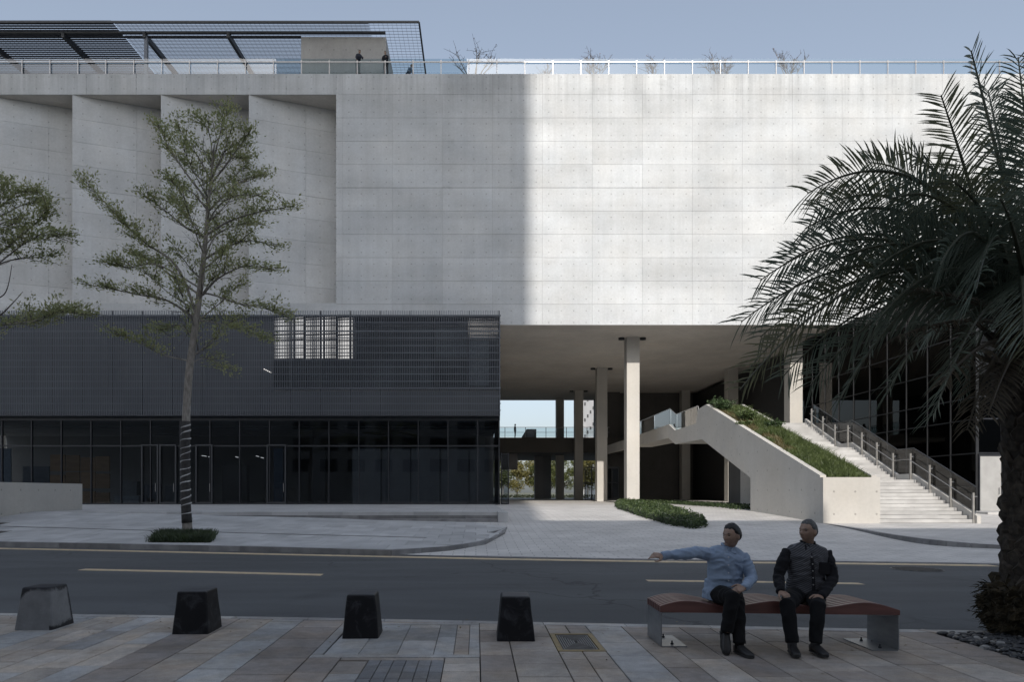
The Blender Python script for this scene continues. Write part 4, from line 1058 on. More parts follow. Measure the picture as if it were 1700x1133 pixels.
TB = [  # points along each limb, how far it leans away(+)/towards(-) the viewer, base radius
 ([(327,525),(293,442),(238,401),(196,359),(143,303)], .6, .055),
 ([(325,530),(279,500),(231,490),(158,475)], -1.2, .05),
 ([(332,490),(282,456),(250,432),(224,424)], .9, .04),
 ([(334,480),(262,440),(215,445),(192,440)], -.4, .035),
 ([(341,394),(307,377),(275,350),(243,328)], -.8, .045),
 ([(346,335),(307,285),(278,240),(264,210)], .5, .045),
 ([(351,290),(352,250),(345,215),(330,200)], -.6, .03),
 ([(353,273),(362,235),(370,210),(376,188)], .2, .03),
 ([(348,308),(375,275),(396,245),(411,226)], -.5, .035),
 ([(348,349),(385,312),(415,295),(436,292)], .8, .04),
 ([(343,390),(380,368),(430,352),(481,344)], -.5, .045),
 ([(338,432),(375,411),(415,400),(450,407)], .7, .04),
 ([(337,490),(362,463),(405,443),(447,446)], -.9, .04),
 ([(333,495),(345,488),(396,504),(440,513),(473,525)], .3, .04),
 ([(331,532),(362,537),(402,547),(436,562)], -.5, .03),
 ([(316,600),(275,591),(235,572),(199,556)], -.6, .035),
 ([(316,605),(335,596),(355,600),(372,610)], .3, .02),
 ([(320,560),(300,540),(285,545),(268,548)], .7, .02),
 ([(345,350),(320,320),(300,315),(285,300)], -1.3, .03),
 ([(345,370),(365,340),(395,325),(425,325)], -1.4, .03),
 ([(341,400),(320,370),(300,345),(290,330)], 1.5, .03),
 ([(339,430),(360,390),(400,372),(430,372)], 1.5, .03),
 ([(350,300),(330,262),(312,240),(298,215)], -1.0, .03),
 ([(350,300),(375,255),(395,262),(410,262)], 1.2, .03),
]
trunk = [(312,890),(309,840),(308,780),(309,700),(314,620),(324,545),(331,490),(337,440),(342,390),(347,330),(351,290),(356,240)]
st1, tr, rr_ = street_tree('street_tree', 'slender street tree with layered green sprays and a white-banded wrapped trunk', 22.9, trunk, [.17,.145,.135,.13,.122,.112,.10,.085,.07,.052,.04,.02], TB, fill=20, seed=11)
# dark wrapping with a white band wound round it
low = [p for p in tr if ZA(872,22.9) < p.z < ZA(694,22.9)]; rl = [float(np.interp(p.z, [q.z for q in tr], rr_))+.012 for p in low]
B = MB(); B.tube(low, rl, 12); B.build('trunk_wrap', LM['wrap'], st1, smooth=True)
B = MB(); h0, h1 = low[0].z+.1, low[-1].z-.1; pts = []; turns = 13
for i in range(turns*14):
    f = i/(turns*14-1); z = h0+(h1-h0)*f**.95; cpt = V3((np.interp(z,[p.z for p in low],[p.x for p in low]), np.interp(z,[p.z for p in low],[p.y for p in low]), z)); a = 2*math.pi*turns*f
    rad_ = float(np.interp(z,[p.z for p in low],rl))+.006+.004*math.sin(i*.7); pts.append(cpt+V3((math.cos(a)*rad_, math.sin(a)*rad_, .03*math.sin(i*.31))))
B.tube(pts, [.02+.008*math.sin(i*.5) for i in range(len(pts))], 5, squash=(V3((1,0,0)), .9)); B.build('white_band', LM['band'], st1)
# second tree, its trunk left of the frame
TB2 = [([(-110,520),(-60,480),(-10,430),(25,400),(62,368),(80,345)], -.6, .06), ([(-30,450),(20,432),(55,428),(84,426)], .4, .03), ([(-40,470),(20,420),(60,395),(106,390)], -.9, .03),
 ([(-100,450),(-40,380),(0,345),(30,320),(48,318)], .3, .05), ([(-20,370),(15,352),(40,340),(66,336)], .9, .03), ([(-40,395),(-5,375),(30,362),(22,372)], -.4, .03),
 ([(-120,600),(-60,555),(0,541),(60,533),(95,520),(140,522)], -.5, .05), ([(-100,470),(-50,420),(-20,360),(5,310)], -1.0, .04), ([(-90,430),(-60,350),(-50,300),(-30,250)], .5, .04), ([(-60,555),(0,540),(75,526),(118,512)], .4, .02)]
trunk2 = [(-128,892),(-130,780),(-128,680),(-118,580),(-108,500),(-98,420),(-90,340),(-84,260)]
street_tree('street_tree', 'second street tree whose leafy branches reach in over the left edge of the picture', 22.5, trunk2, [.18,.16,.15,.13,.11,.08,.05,.02], TB2, fill=9, seed=5)
# bare wands of that tree
wt = bpy.data.objects['street_tree.001']
B = MB()
for pts in ([(-60,560),(-15,505),(10,485),(20,440),(15,440)], [(-70,570),(-5,528),(20,505),(38,485)]):
    B.tube(spl([P(a,c,22.2) for a,c in pts[:4]],5), list(np.linspace(.035,.008,16 if len(pts[:4])==4 else 16)), 5)
B.build('bare_branch', LM['twig'], wt)
random.seed(21)
# ------------------------------------------------------------------ roof shrubs, nearly bare
def bare_shrub(px, py_top, spread, label, stems, d=51.5, leaves=14, thick=.05):
    base = V3((XA(px,d), d, ZT-.02)); h = (ZA(py_top,d)-ZT)*.78
    t = thing('roof_shrub', label, 'shrub', base, 'bare shrubs on the roof terrace')
    B = MB(); T = MB(); cs = []
    for k in range(stems):
        a = random.uniform(-1,1)*spread; top = base + V3((a*h*.75, random.uniform(-.4,.4), h*random.uniform(.6,1.0)))
        p1 = base.lerp(top,.45)+V3((random.gauss(0,.08),0,.05)); B.tube([base+V3((a*.12,0,0)), p1, top], [thick, thick*.6, thick*.3], 5)
        for j in range(7):
            q = p1.lerp(top, random.random()); dv = V3((random.gauss(a*.4,.5), random.gauss(0,.4), random.uniform(.4,1.0))); e = q+dv*h*.3
            T.tube([q, q.lerp(e,.5)+V3((random.gauss(0,.05),0,.04)), e], [.017,.012,.008], 4)
            for _ in range(2):
                f = q.lerp(e, random.random()); T.tube([f, f+V3((random.gauss(0,.18),random.gauss(0,.1),random.uniform(.05,.3)))], [.010,.006], 4)
            if random.random() < leaves/40: cs.append(e)
    B.build('stem', LM['bark'], t); T.build('twig', LM['twig'], t, kind='stuff')
    if cs: leaf_cloud('leaf', cs, rng.normal(size=(len(cs),3)), [.14]*len(cs), mat('dead_leaf_%d' % px, (.12,.06,.04)), t, 'stuff')
bare_shrub(787, 62, .9, 'tallest bare roof shrub with thick pruned stems, left of the sunlit wall', 6, thick=.07)
bare_shrub(893, 90, .7, 'tiny bare roof shrub just above the shade line on the wall', 4, leaves=6, d=53)
bare_shrub(990, 74, .6, 'bare roof shrub with a few dead leaves behind the bright railing glass', 8, leaves=30, thick=.035)
bare_shrub(1088, 78, .5, 'thin bare roof shrub between the wider twiggy ones', 5, leaves=16, thick=.03)
bare_shrub(1197, 80, .8, 'dense rounded twiggy roof shrub in the middle of the sunlit roof edge', 11, leaves=4, thick=.03)
bare_shrub(1308, 76, .75, 'rightmost bare roof shrub with spreading upright stems', 9, leaves=10, thick=.04)

# ------------------------------------------------------------------ far trees and towers seen through the passage
def far_tree(x, y, h, w, m, label, n=1500):
    z0 = -.25; t = thing('park_tree', label, 'tree', (x,y,z0), 'park trees beyond the passage')
    B = MB(); B.tube([(x,y,z0),(x+.1,y,z0+h*.3),(x-.1,y,z0+h*.75)], [.22,.17,.06], 7)
    for k in range(7):
        a = k*2.4; s = z0+h*(.22+.07*k); B.tube([(x,y,s),(x+math.cos(a)*w*.3,y+math.sin(a)*w*.3,s+h*.16)], [.09,.03], 5)
    B.build('trunk', LM['bark'], t)
    cs = []; bl = [(random.gauss(0,w*.22), random.gauss(0,w*.22), random.uniform(.3,.92)*h, random.uniform(.14,.26)*w) for _ in range(16)]
    while len(cs) < n:
        q = random.choice(bl); v = V3((random.gauss(0,1),random.gauss(0,1),random.gauss(0,.8))).normalized()*q[3]*random.random()**.4
        cs.append((x+q[0]+v.x, y+q[1]+v.y, z0+max(.3,q[2]+v.z)))
    leaf_cloud('crown', cs, rng.normal(size=(n,3)), rng.uniform(.25,.55,n), m, t, 'stuff', wid=.6)
ft = [(4.5,150,9.5,6,'far1','leafy green park tree at the left edge of the passage view'),(9.5,158,10.5,7,'far2','yellowish park tree in the middle of the passage view'),(14.5,152,8.5,6,'far1','green park tree left of the dark pier in the passage'),(19.5,160,11,7,'far1','tall green park tree behind the passage piers'),(24.5,150,10,6,'far2','yellow-green park tree seen between the two rear columns'),(29.5,158,10.5,7,'far2','bright yellow-green park tree right of the rear columns'),(36,152,9,6,'far1','green park tree half hidden behind the second column'),(0,165,11,8,'far1','dark park tree behind the open glass door'),(7,178,13,10,'far1','broad park tree in the back row behind the left passage opening'),(17,182,13,10,'far2','broad yellowish park tree in the back row behind the passage piers'),(27,178,13,10,'far1','broad green park tree in the back row behind the rear columns'),(37,184,13,10,'far1','broad green park tree in the back row behind the glass lobby')]
for a in ft: far_tree(a[0],a[1],a[2],a[3],LM[a[4]],a[5],4200)
n = 5000; x = rng.uniform(-5,45,n); y = rng.uniform(143,149,n)
c = np.stack([x,y,-.25+rng.uniform(0,1.3,n)],1); hd = leaf_cloud('park_hedge', c, rng.normal(size=(n,3)), rng.uniform(.25,.5,n), LM['far1'], None, 'stuff', wid=.6); tag(hd, 'low green park undergrowth beyond the passage', 'undergrowth', kind='stuff')
ft_ = thing('far_tower', 'pale grey far tower seen between the columns above the bridge deck', 'building', (40,220,-.25))
B = MB(); B.box(34.6, 38.6, 220, 236, -.25, 62); B.box(42.8, 45.2, 220, 236, -.25, 62); B.box(38.61,42.79,224,236,-.25,34); B.build('wall', mat('far_tower_wall', (.34,.35,.37), (.24,.25,.27), .25, .8, stretch=(3,1,.4)), ft_)
for i in range(14):
    B = MB(); B.box(34.9+.9*(i%4), 35.4+.9*(i%4), 219.9, 219.99, 14+1.3*i, 15+1.3*i); B.build('window', M['frame'], ft_)

# ------------------------------------------------------------------ the palm
PD = 7.7; PX = XA(1712, PD)
crown = V3((PX-.03, PD, ZA(545,PD)))
pm = thing('palm_tree', 'big dark date palm with rough trunk and arching fronds at the right edge', 'palm tree', (PX, PD, 0))
tz = crown.z+.25
tp = [V3((PX+.05*math.sin(z*1.3), PD, z)) for z in np.linspace(-.1, tz, 12)]; trad = [.42,.36,.33,.315,.30,.295,.29,.285,.28,.28,.27,.2]
B = MB(); B.tube(tp, trad, 16); B.build('trunk', LM['ptrunk'], pm, smooth=True)
B = MB()     # one old leaf base: a chunky scale
B.add([(-.075,0,-.09),(.075,0,-.09),(.085,.0,.02),(0,.0,.12),(-.085,.0,.02),(-.05,.05,-.06),(.05,.05,-.06),(.06,.085,.03),(0,.075,.085),(-.06,.085,.03)],
      [(0,1,6,5),(1,2,7,6),(2,3,8,7),(3,4,9,8),(4,0,5,9),(5,6,7,8,9)])
me, _ = B.mesh('leaf_base', at=(0,0,0))
row = 0; z = .55; cnt = 0
while z < tz-.05:
    r = float(np.interp(z, np.linspace(-.1,tz,12), trad)); k = 13
    for i in range(k):
        a = 2*math.pi*(i+.5*(row%2))/k + random.gauss(0,.06)
        if math.sin(a) > .45: continue       # rear, never seen
        o = put('leaf_base', me, LM['pbase'], (PX+.05*math.sin(z*1.3)+math.cos(a)*(r-.02), PD+math.sin(a)*(r-.02), z+random.gauss(0,.015)), pm); cnt += 1
        s = random.uniform(.85,1.25); o.rotation_euler = (random.gauss(-.15,.15), random.gauss(0,.15), a-math.pi/2); o.scale = (s*1.0, s*random.uniform(.4,.8), s*random.uniform(.85,1.1))
    z += .155; row += 1
def lump(name, c, r, seed, m, parent, n=34, amp=.22, fq=5):
    B = MB(); B.ball((0,0,0), (1,1,1), n, n//2); rs = V3((seed,seed*2,1))
    B.v = [tuple(V3(c) + V3((p[0]*r[0],p[1]*r[1],p[2]*r[2]))*(1+amp*noise.noise(V3(p)*fq+rs)+.5*amp*noise.noise(V3(p)*fq*2.7+rs))) for p in B.v]
    return B.build(name, m, parent)
lump('root_mass', (PX-.02,PD,.30), (.43,.42,.42), 3, LM['proot'], pm, 60, .30, 5)
fr = []
n = 2200
for i in range(n):
    a = random.uniform(0,2*math.pi); zz = random.uniform(.02,.56); rad_ = .34*(1-((zz-.30)/.60)**2*.6)+random.gauss(.03,.05)
    fr.append((PX-.02+math.cos(a)*rad_*1.12, PD+math.sin(a)*rad_, zz))
fr = np.array(fr); o = np.stack([(fr[:,0]-PX)*.25, (fr[:,1]-PD)*.25, rng.normal(-.03,.03,n)],1)*.5+rng.normal(0,.025,(n,3))
blade_cloud('root_fringe', fr, o, .010, LM['proot'], pm, 'stuff')
# fronds
def frond(base, tip, lift, Lm=.42, pairs=58, m='palm', droop=.35, roll=0.0, start=.12, bend=None, stiff=1.0):
    base = V3(base); tip = V3(tip); L = (tip-base).length
    mid = base.lerp(tip,.46)+V3((0,0,lift*(1.75 if lift > .5 else 1.1))) if bend is None else V3(bend)
    pts = []; N = 26
    for i in range(N+1):
        t = i/N; pts.append(base*(1-t)**2 + mid*2*t*(1-t) + tip*t*t)
    B = MB(); B.tube(pts, [.034*(1-.88*i/N)+.003 for i in range(N+1)], 6)
    ra = B.build('frond', LM['rachis'] if m != 'palmdry' else LM['palmdry'], pm)
    vs, fs = [], []
    def blade(p, d, up, ln, wd):
        s = d.cross(up); 
        if s.length < 1e-4: return
        s.normalize(); u2 = s.cross(d); b0 = len(vs)
        q1 = p + d*ln*.4 + V3((0,0,-droop*ln*.06)); q2 = p + d*ln*.75 + V3((0,0,-droop*ln*.20)); q3 = p + d*ln + V3((0,0,-droop*ln*.38))
        for q, w_ in ((p,.35),(q1,1.0),(q2,.75)):
            vs.append(q - s*wd*w_*.5 + u2*wd*.22*w_); vs.append(q - u2*wd*.10*w_); vs.append(q + s*wd*w_*.5 + u2*wd*.22*w_)
        vs.append(q3)
        for a in (0,3):
            fs.append((b0+a,b0+a+1,b0+a+4,b0+a+3)); fs.append((b0+a+1,b0+a+2,b0+a+5,b0+a+4))
        fs.append((b0+6,b0+7,b0+9)); fs.append((b0+7,b0+8,b0+9))
    for k in range(pairs):
        t = start + (1-start)*(k+.5)/pairs; i = min(N-1, int(t*N)); p = pts[i].lerp(pts[i+1], t*N-i)
        tg = (pts[i+1]-pts[i]).normalized(); side = tg.cross(V3((0,0,1)))
        if side.length < .15: side = tg.cross(V3((0,1,0)))
        side.normalize(); upn = side.cross(tg).normalized()
        if roll: q = Matrix.Rotation(roll, 3, tg); side = q @ side; upn = q @ upn
        shape = min(1, .45+2.2*(t-start)) * (1 - .42*max(0,t-.62)/.38)
        for sg in (-1,1):
            if random.random() < .04: continue
            fwd = .50+.55*t**2; d = (side*sg*1.0 + tg*fwd*random.uniform(.8,1.2) + upn*random.uniform(-.10,.60)*stiff + V3((random.gauss(0,.10),random.gauss(0,.10),random.gauss(0,.10)))).normalized()
            blade(p, d, upn, Lm*shape*random.uniform(.85,1.1), .0195*random.uniform(.75,1.2))
    vs_ = np.array([tuple(v) for v in vs]); c = vs_.mean(0)
    me = bpy.data.meshes.new('leaflet'); me.from_pydata((vs_-c).tolist(), [], fs); me.update()
    put('leaflet', me, LM[m], c, ra, 'stuff')
def cr(): 
    return crown + V3((random.uniform(-.16,.12), random.uniform(-.15,.15), random.uniform(-.1,.25)))
FR = [  # tip in the picture, depth of the tip, lift of the arch (m), roll
 ((1612,84),7.7,-.02,0),((1562,158),7.2,.18,.3),((1690,95),8.2,.05,0),((1640,150),8.6,.25,0),((1742,60),7.4,.1,0),((1700,170),6.6,.3,0),
 ((1340,322),7.4,.92,.1),((1352,352),8.6,.85,0),((1336,380),7.9,.80,.2),((1440,270),8.8,.60,0),((1500,250),8.4,.5,.2),
 ((1262,466),7.6,.85,.1),((1300,440),8.6,.8,0),((1285,505),7.1,.8,.2),((1230,535),7.9,.80,0),((1262,560),8.5,.8,.1),((1228,648),7.3,.95,.1),((1245,610),7.9,.95,0),
 ((1300,625),8.3,.75,0),((1395,662),7.2,.85,.2),((1345,640),8.0,.8,.1),((1472,655),6.9,.75,.3),((1550,690),6.7,.7,.3),((1600,650),8.9,.6,.2),
 ((1620,480),6.2,.75,.4),((1560,440),6.4,.7,.3),((1420,480),7.0,.7,.1),((1450,540),6.7,.6,.2),((1480,330),7.0,.65,.2),((1580,300),6.8,.5,.2),((1400,430),8.4,.75,.1),((1540,560),9.2,.6,.1),((1660,330),6.2,.5,0),
 ((1800,330),7.0,.7,0),((1880,480),7.5,.8,0),((1920,560),7.9,.8,0),((1850,640),7.0,.7,0),((1780,200),8.0,.4,0),((1900,400),8.6,.8,0),((1760,640),6.3,.6,.2),((1700,560),5.9,.6,.2)]
for _ in range(0):
    FR.append(((random.uniform(1290,1560), random.uniform(380,640)), random.uniform(6.4,9.2), random.uniform(.55,.9), random.uniform(-.3,.5)))
for (px,py),d,lift,roll in FR:
    if lift > .5: roll = random.choice((-1,1,1))*random.uniform(.55,1.25)
    frond(cr(), P(px,py,d), lift, Lm=random.uniform(.44,.55), pairs=random.randint(60,74), roll=roll, droop=random.uniform(.3,.8), m=random.choice(('palm','palm','palm','palm2')))
for (px,py),d,lift in (((1560,640),6.9,.3),((1640,690),7.0,.25),((1490,560),7.0,.35),((1520,480),6.9,.2),((1605,715),7.3,.3)):
    frond(crown+V3((random.uniform(-.2,.1),random.uniform(-.2,.1),-.15)), P(px,py,d), lift, Lm=.30, pairs=40, m='palmdry', droop=1.2, stiff=.4)
B = MB()
for k in range(34):   # cut stalks under the crown
    a = random.uniform(math.pi*.8, 2.2*math.pi); q = V3((math.cos(a), math.sin(a), random.uniform(.5,1.3))).normalized(); p = V3((PX+math.cos(a)*.22, PD+math.sin(a)*.22, random.uniform(crown.z-.75,crown.z+.1)))
    B.tube([p, p+q*.18, p+q*random.uniform(.3,.55)], [.045,.032,.018], 5)
B.build('cut_stalk', LM['pbase'], pm, kind='stuff')

# ------------------------------------------------------------------ pebble bed round the palm foot
B = MB(); ps = []
bx0, bx1 = BED[0].x, 8.4
for i in range(2600):
    for _ in range(8):
        x = random.uniform(bx0, bx1); y = random.uniform(5.2, 7.75)
        if bed_y(x)+.06 < y < near_y(x)-.2: break
    else: continue
    if x > 6.9 and random.random() < .6: continue
    s = random.uniform(.018,.042); rot = Matrix.Rotation(random.uniform(0,3.1),3,'Z') @ Matrix.Rotation(random.gauss(0,.25),3,'X'); ps.append((x,y,s,rot))
def pebbles(lst, m):
    B = MB()
    for x,y,s,rot in lst: B.ball((x,y,random.uniform(-.012,.022)), (s*random.uniform(1,1.5), s*.9, s*.55), 7, 5, rot)
    return B.build('pebbles', m, None, smooth=True, kind='stuff')
k = int(len(ps)*.93)
a = pebbles(ps[:k], mat('dark_pebble', (.06,.062,.066), (.022,.023,.026), 13, .45, contrast=(.4,.6))); tag(a, 'dark river pebbles around the foot of the palm', 'pebbles', kind='stuff')
a = pebbles(ps[k:], mat('pale_pebble', (.33,.32,.31), (.2,.2,.19), 13, .5)); tag(a, 'few pale pebbles scattered among the dark ones', 'pebbles', kind='stuff')

# ------------------------------------------------------------------ bollards: heavy tapered blocks
def bollard(x0, y0, wb, label, m, wt_=.33, h=.49, dep=.44, rot=0):
    t = bmesh.new(); a, c = wb/2, wt_/2
    P8 = [(-a,-dep/2,0),(a,-dep/2,0),(a,dep/2,0),(-a,dep/2,0),(-c,-dep/2+.055,h),(c,-dep/2+.055,h),(c,dep/2-.055,h),(-c,dep/2-.055,h)]
    v = [t.verts.new(p) for p in P8]
    for f in ((0,3,2,1),(4,5,6,7),(0,1,5,4),(1,2,6,5),(2,3,7,6),(3,0,4,7)): t.faces.new([v[i] for i in f])
    e_side = [e for e in t.edges if abs(e.verts[0].co.z-e.verts[1].co.z) > .1]; e_top = [e for e in t.edges if e.verts[0].co.z > .4 and e.verts[1].co.z > .4]
    bmesh.ops.bevel(t, geom=e_side+e_top, offset=.028, segments=3, affect='EDGES', profile=.6)
    bmesh.ops.subdivide_edges(t, edges=t.edges[:], cuts=2, use_grid_fill=True)
    for q in t.verts: q.co += V3((noise.noise(q.co*9+V3((x0,0,0))),noise.noise(q.co*9+V3((5,x0,0))),0))*.005
    me = bpy.data.meshes.new('bollard'); t.to_mesh(me); t.free(); me.polygons.foreach_set('use_smooth', [True]*len(me.polygons))
    o = put('bollard', me, m, (x0,y0,0.0)); o.rotation_euler.z = rot
    es = o.modifiers.new('split','EDGE_SPLIT'); es.split_angle = R(38)
    tag(o, label, 'bollard', 'bollards along the kerb'); return o
m, n, l, b_ = newmat('black_bollard_paint'); tc = n.new('ShaderNodeNewGeometry').outputs['Position']
f1 = _ramp(n, l, _noise(n, l, tc, 5.5, 8, .7, .8), .52, .78); f2 = _ramp(n, l, _noise(n, l, tc, 60, 3), .5, .75)
sep_ = n.new('ShaderNodeSeparateXYZ'); l.new(n.new('ShaderNodeNewGeometry').outputs['Normal'], sep_.inputs[0]); dust = _ramp(n, l, sep_.outputs[2], .5, .95, 0, .5)
c = _mix(n, l, _math(n,l,'MULTIPLY',f1,.8), (.010,.010,.012), (.075,.08,.09)); c = _mix(n, l, dust, c, (.12,.125,.135)); l.new(c, b_.inputs['Base Color'])
b_.inputs['Roughness'].default_value = .55; b_.inputs['Specular IOR Level'].default_value = .25; _bump(n, l, b_, _noise(n, l, tc, 45, 5), .3, .006); BLK = m
m, n, l, b_ = newmat('worn_grey_bollard'); tc = n.new('ShaderNodeTexCoord').outputs['Object']
s3 = n.new('ShaderNodeSeparateXYZ'); l.new(tc, s3.inputs[0])
wob_ = _math(n,l,'MULTIPLY',_math(n,l,'SUBTRACT',_noise(n,l,tc,6,5,.65),.5),.16)
# black paint left along the top edge, the far arris and the foot of the right face
ztop = _ramp(n,l,_math(n,l,'ADD',s3.outputs[2],wob_), .435,.475)
yback = _ramp(n,l,_math(n,l,'ADD',_math(n,l,'ADD',s3.outputs[1],_math(n,l,'MULTIPLY',s3.outputs[2],.12)),wob_), .165,.20)
rs = _math(n,l,'GREATER_THAN',_math(n,l,'ADD',s3.outputs[0],_math(n,l,'MULTIPLY',s3.outputs[2],.10)),.185)
foot = _math(n,l,'MULTIPLY',_ramp(n,l,_math(n,l,'ADD',s3.outputs[2],wob_), .075,.045),rs)
left = _ramp(n,l,_math(n,l,'SUBTRACT',_math(n,l,'ADD',s3.outputs[2],_math(n,l,'MULTIPLY',s3.outputs[0],-.9)),wob_), .50,.54)
blk = _math(n,l,'MAXIMUM',_math(n,l,'MAXIMUM',ztop,yback),_math(n,l,'MAXIMUM',foot,left),True)
grey = _mix(n,l,_ramp(n,l,_noise(n,l,tc,7,7,.7),.3,.75),(.22,.225,.23),(.14,.145,.15)); c = _mix(n,l,blk,grey,(.015,.015,.018)); l.new(c,b_.inputs['Base Color']); b_.inputs['Roughness'].default_value=.75
_bump(n,l,b_,_noise(n,l,tc,30,6),.4,.008); GREYB = m
bollard(-5.13, 8.13, .44, 'scuffed grey bollard with leftover black paint, nearest the left edge of the pavement', GREYB, .335, .49, .46, .02)
bollard(-3.22, 7.90, .41, 'black bollard standing between the grey bollard and the inlaid cover', BLK, .33, .48, .46, .02)
bollard(-1.27, 7.68, .40, 'black bollard standing on the left corner of the inlaid grey cover', BLK, .31, .475, .46, .03)
bollard(.435, 7.55, .41, 'black bollard standing beside the yellow-framed drain grate', BLK, .31, .475, .48, -.02)

# ------------------------------------------------------------------ bench with wavy slats on folded steel legs
BX0, BX1 = 1.90, 4.265
bn = thing('wavy_bench', 'wavy red-brown slatted bench on folded steel legs at the kerb', 'bench', ((BX0+BX1)/2, 7.22, 0))
def yfront(x): return 7.03 + (6.86-7.03)*(x-BX0)/(BX1-BX0)
def ztop(x, j):
    u = (x-BX0)/(BX1-BX0)
    w_ = .030*math.cos(2*math.pi*(u*2.62-.27)) 
    return .462 + w_ - .03*(abs(2*u-1)**6)
wood = mat('red_brown_slat', (.165,.072,.060), (.10,.044,.038), 3, .34, .2, 80, .002, stretch=(.5,6,6), rand=.1, spec=.7)
NS = 8; DW = .56/NS
for j in range(NS):
    B = MB(); K = 48
    for i in range(K+1):
        x = BX0 + (BX1-BX0)*i/K; y = yfront(x)+j*DW; zt = ztop(x,j); e = .006
        B.v += [(x,y+.003,.362),(x,y+DW-.019,.362),(x,y+DW-.019,zt-e),(x,y+DW-.019-e,zt),(x,y+.003+e,zt),(x,y+.003,zt-e)]
    for i in range(K):
        for k in range(6): B.f.append((i*6+k,(i+1)*6+k,(i+1)*6+(k+1)%6,i*6+(k+1)%6))
    B.f += [tuple(range(6)), tuple(range(K*6+5,K*6-1,-1))]
    B.build('slat', wood, bn)
steel2 = mat('bench_leg_steel', (.33,.345,.36), (.25,.26,.275), 4, .42, .1, 60, metal=.75, stretch=(1,1,3))
for s, xe_ in ((1,BX0+.006),(-1,BX1-.006)):
    B = MB(); y0_, y1_ = yfront(xe_)+.006, yfront(xe_)+.552; xi = xe_+s*.012
    lo, hi = min(xe_,xi), max(xe_,xi)
    B.box(lo, hi, y0_, y1_, .012, .358)
    B.box(min(xi,xi+s*.26), max(xi,xi+s*.26), y0_, y1_, 0.0, .012)
    B.box(min(xi,xi+s*.18), max(xi,xi+s*.18), y0_+.06, y1_-.06, .345, .3585); lg = B.build('leg', steel2, bn)
    for yy in (y0_+.09, y1_-.12):
        B = MB(); B.tube([(xi+s*.13,yy,.012),(xi+s*.13,yy,.05)], .008, 8); B.tube([(xi+s*.13,yy,.012),(xi+s*.13,yy,.026)], .017, 6); B.build('bolt', M['metal'], lg)
# ------------------------------------------------------------------ people
def remesh(B, voxel, it=4, disp=None, name='cloth'):
    me, _ = B.mesh(name, at=(0,0,0)); t = bpy.data.objects.new('tmp', me); C.objects.link(t)
    r = t.modifiers.new('r','REMESH'); r.mode = 'VOXEL'; r.voxel_size = voxel
    s = t.modifiers.new('s','SMOOTH'); s.factor = .5; s.iterations = it
    dg = bpy.context.evaluated_depsgraph_get(); out = bpy.data.meshes.new_from_object(t.evaluated_get(dg))
    bpy.data.objects.remove(t); bpy.data.meshes.remove(me)
    if disp:
        n = len(out.vertices); co = np.empty(n*3); out.vertices.foreach_get('co', co); co = co.reshape(-1,3)
        nr = np.empty(n*3); out.vertices.foreach_get('normal', nr); nr = nr.reshape(-1,3)
        d = np.array([disp(V3(p)) for p in co]); out.vertices.foreach_set('co', (co+nr*d[:,None]).ravel())
    v = np.empty(len(out.vertices)*3); out.vertices.foreach_get('co', v); v = v.reshape(-1,3)
    c = V3(((v[:,0].min()+v[:,0].max())/2, (v[:,1].min()+v[:,1].max())/2, v[:,2].min())); out.transform(Matrix.Translation(-c)); 
    out.polygons.foreach_set('use_smooth', [True]*len(out.polygons)); out.name = name; out.update(); return out, c
def folds_(amp, sc=9.0, seed=0, st=(1,1,1.7)):
    o = V3((seed*3.1, seed, 0))
    def f(p):
        q = V3((p.x*st[0],p.y*st[1],p.z*st[2])); w_ = q + V3((noise.noise(q*4+o), noise.noise(q*4+o*2), noise.noise(q*4-o)))*.06
        r = 1-abs(noise.noise(w_*sc+o))*2.2
        return amp*(.75*max(-.2,r) + .5*noise.noise(w_*sc*2.3+o) - .3)
    return f
def head_surface(off=lambda ph, Z: 0.0, nu=40, nv=30, feat=1.0):
    vs = []
    for j in range(nv+1):
        th = -math.pi/2 + math.pi*j/nv
        for i in range(nu):
            ph = 2*math.pi*i/nu; c = math.cos(th); Z = .118*math.sin(th)
            front = math.cos(ph)
            X = c*math.cos(ph)*(.092 if front > 0 else .104); Y = c*math.sin(ph)*.076
            t = max(0, -math.sin(th)); Y *= 1-.24*t**1.3
            if front > 0: X *= 1+.10*t*(1-t)
            if front < 0: X *= 1-.38*t**1.2
            if math.sin(th) > .2: X += .004
            if front > .1:
                a = abs(Y); X += feat*(front**.5)*(
                    .031*math.exp(-(Y/.0135)**2)*max(0, min(1,(.022-Z)/.055))*(1 if Z > -.034 else math.exp(-((Z+.034)/.006)**2))
                    + .007*math.exp(-((Z-.024)/.010)**2-(Y/.045)**2) - .011*math.exp(-((a-.031)/.014)**2-((Z-.006)/.011)**2)
                    + .006*math.exp(-((Z+.056)/.006)**2-(Y/.022)**2) + .006*math.exp(-((Z+.070)/.006)**2-(Y/.020)**2) - .004*math.exp(-((Z+.063)/.003)**2-(Y/.022)**2)
                    + .010*math.exp(-((Z+.102)/.016)**2-(Y/.024)**2) + .005*math.exp(-((a-.043)/.016)**2-((Z+.018)/.014)**2))
            o = off(ph, Z); L = math.sqrt(X*X+Y*Y+Z*Z)+1e-6; k = 1+o/L
            vs.append((X*k, Y*k, Z*k))
    fs = []
    for j in range(nv):
        for i in range(nu):
            a, b_ = j*nu+i, j*nu+(i+1)%nu; fs.append((a,b_,b_+nu,a+nu))
    return vs, fs
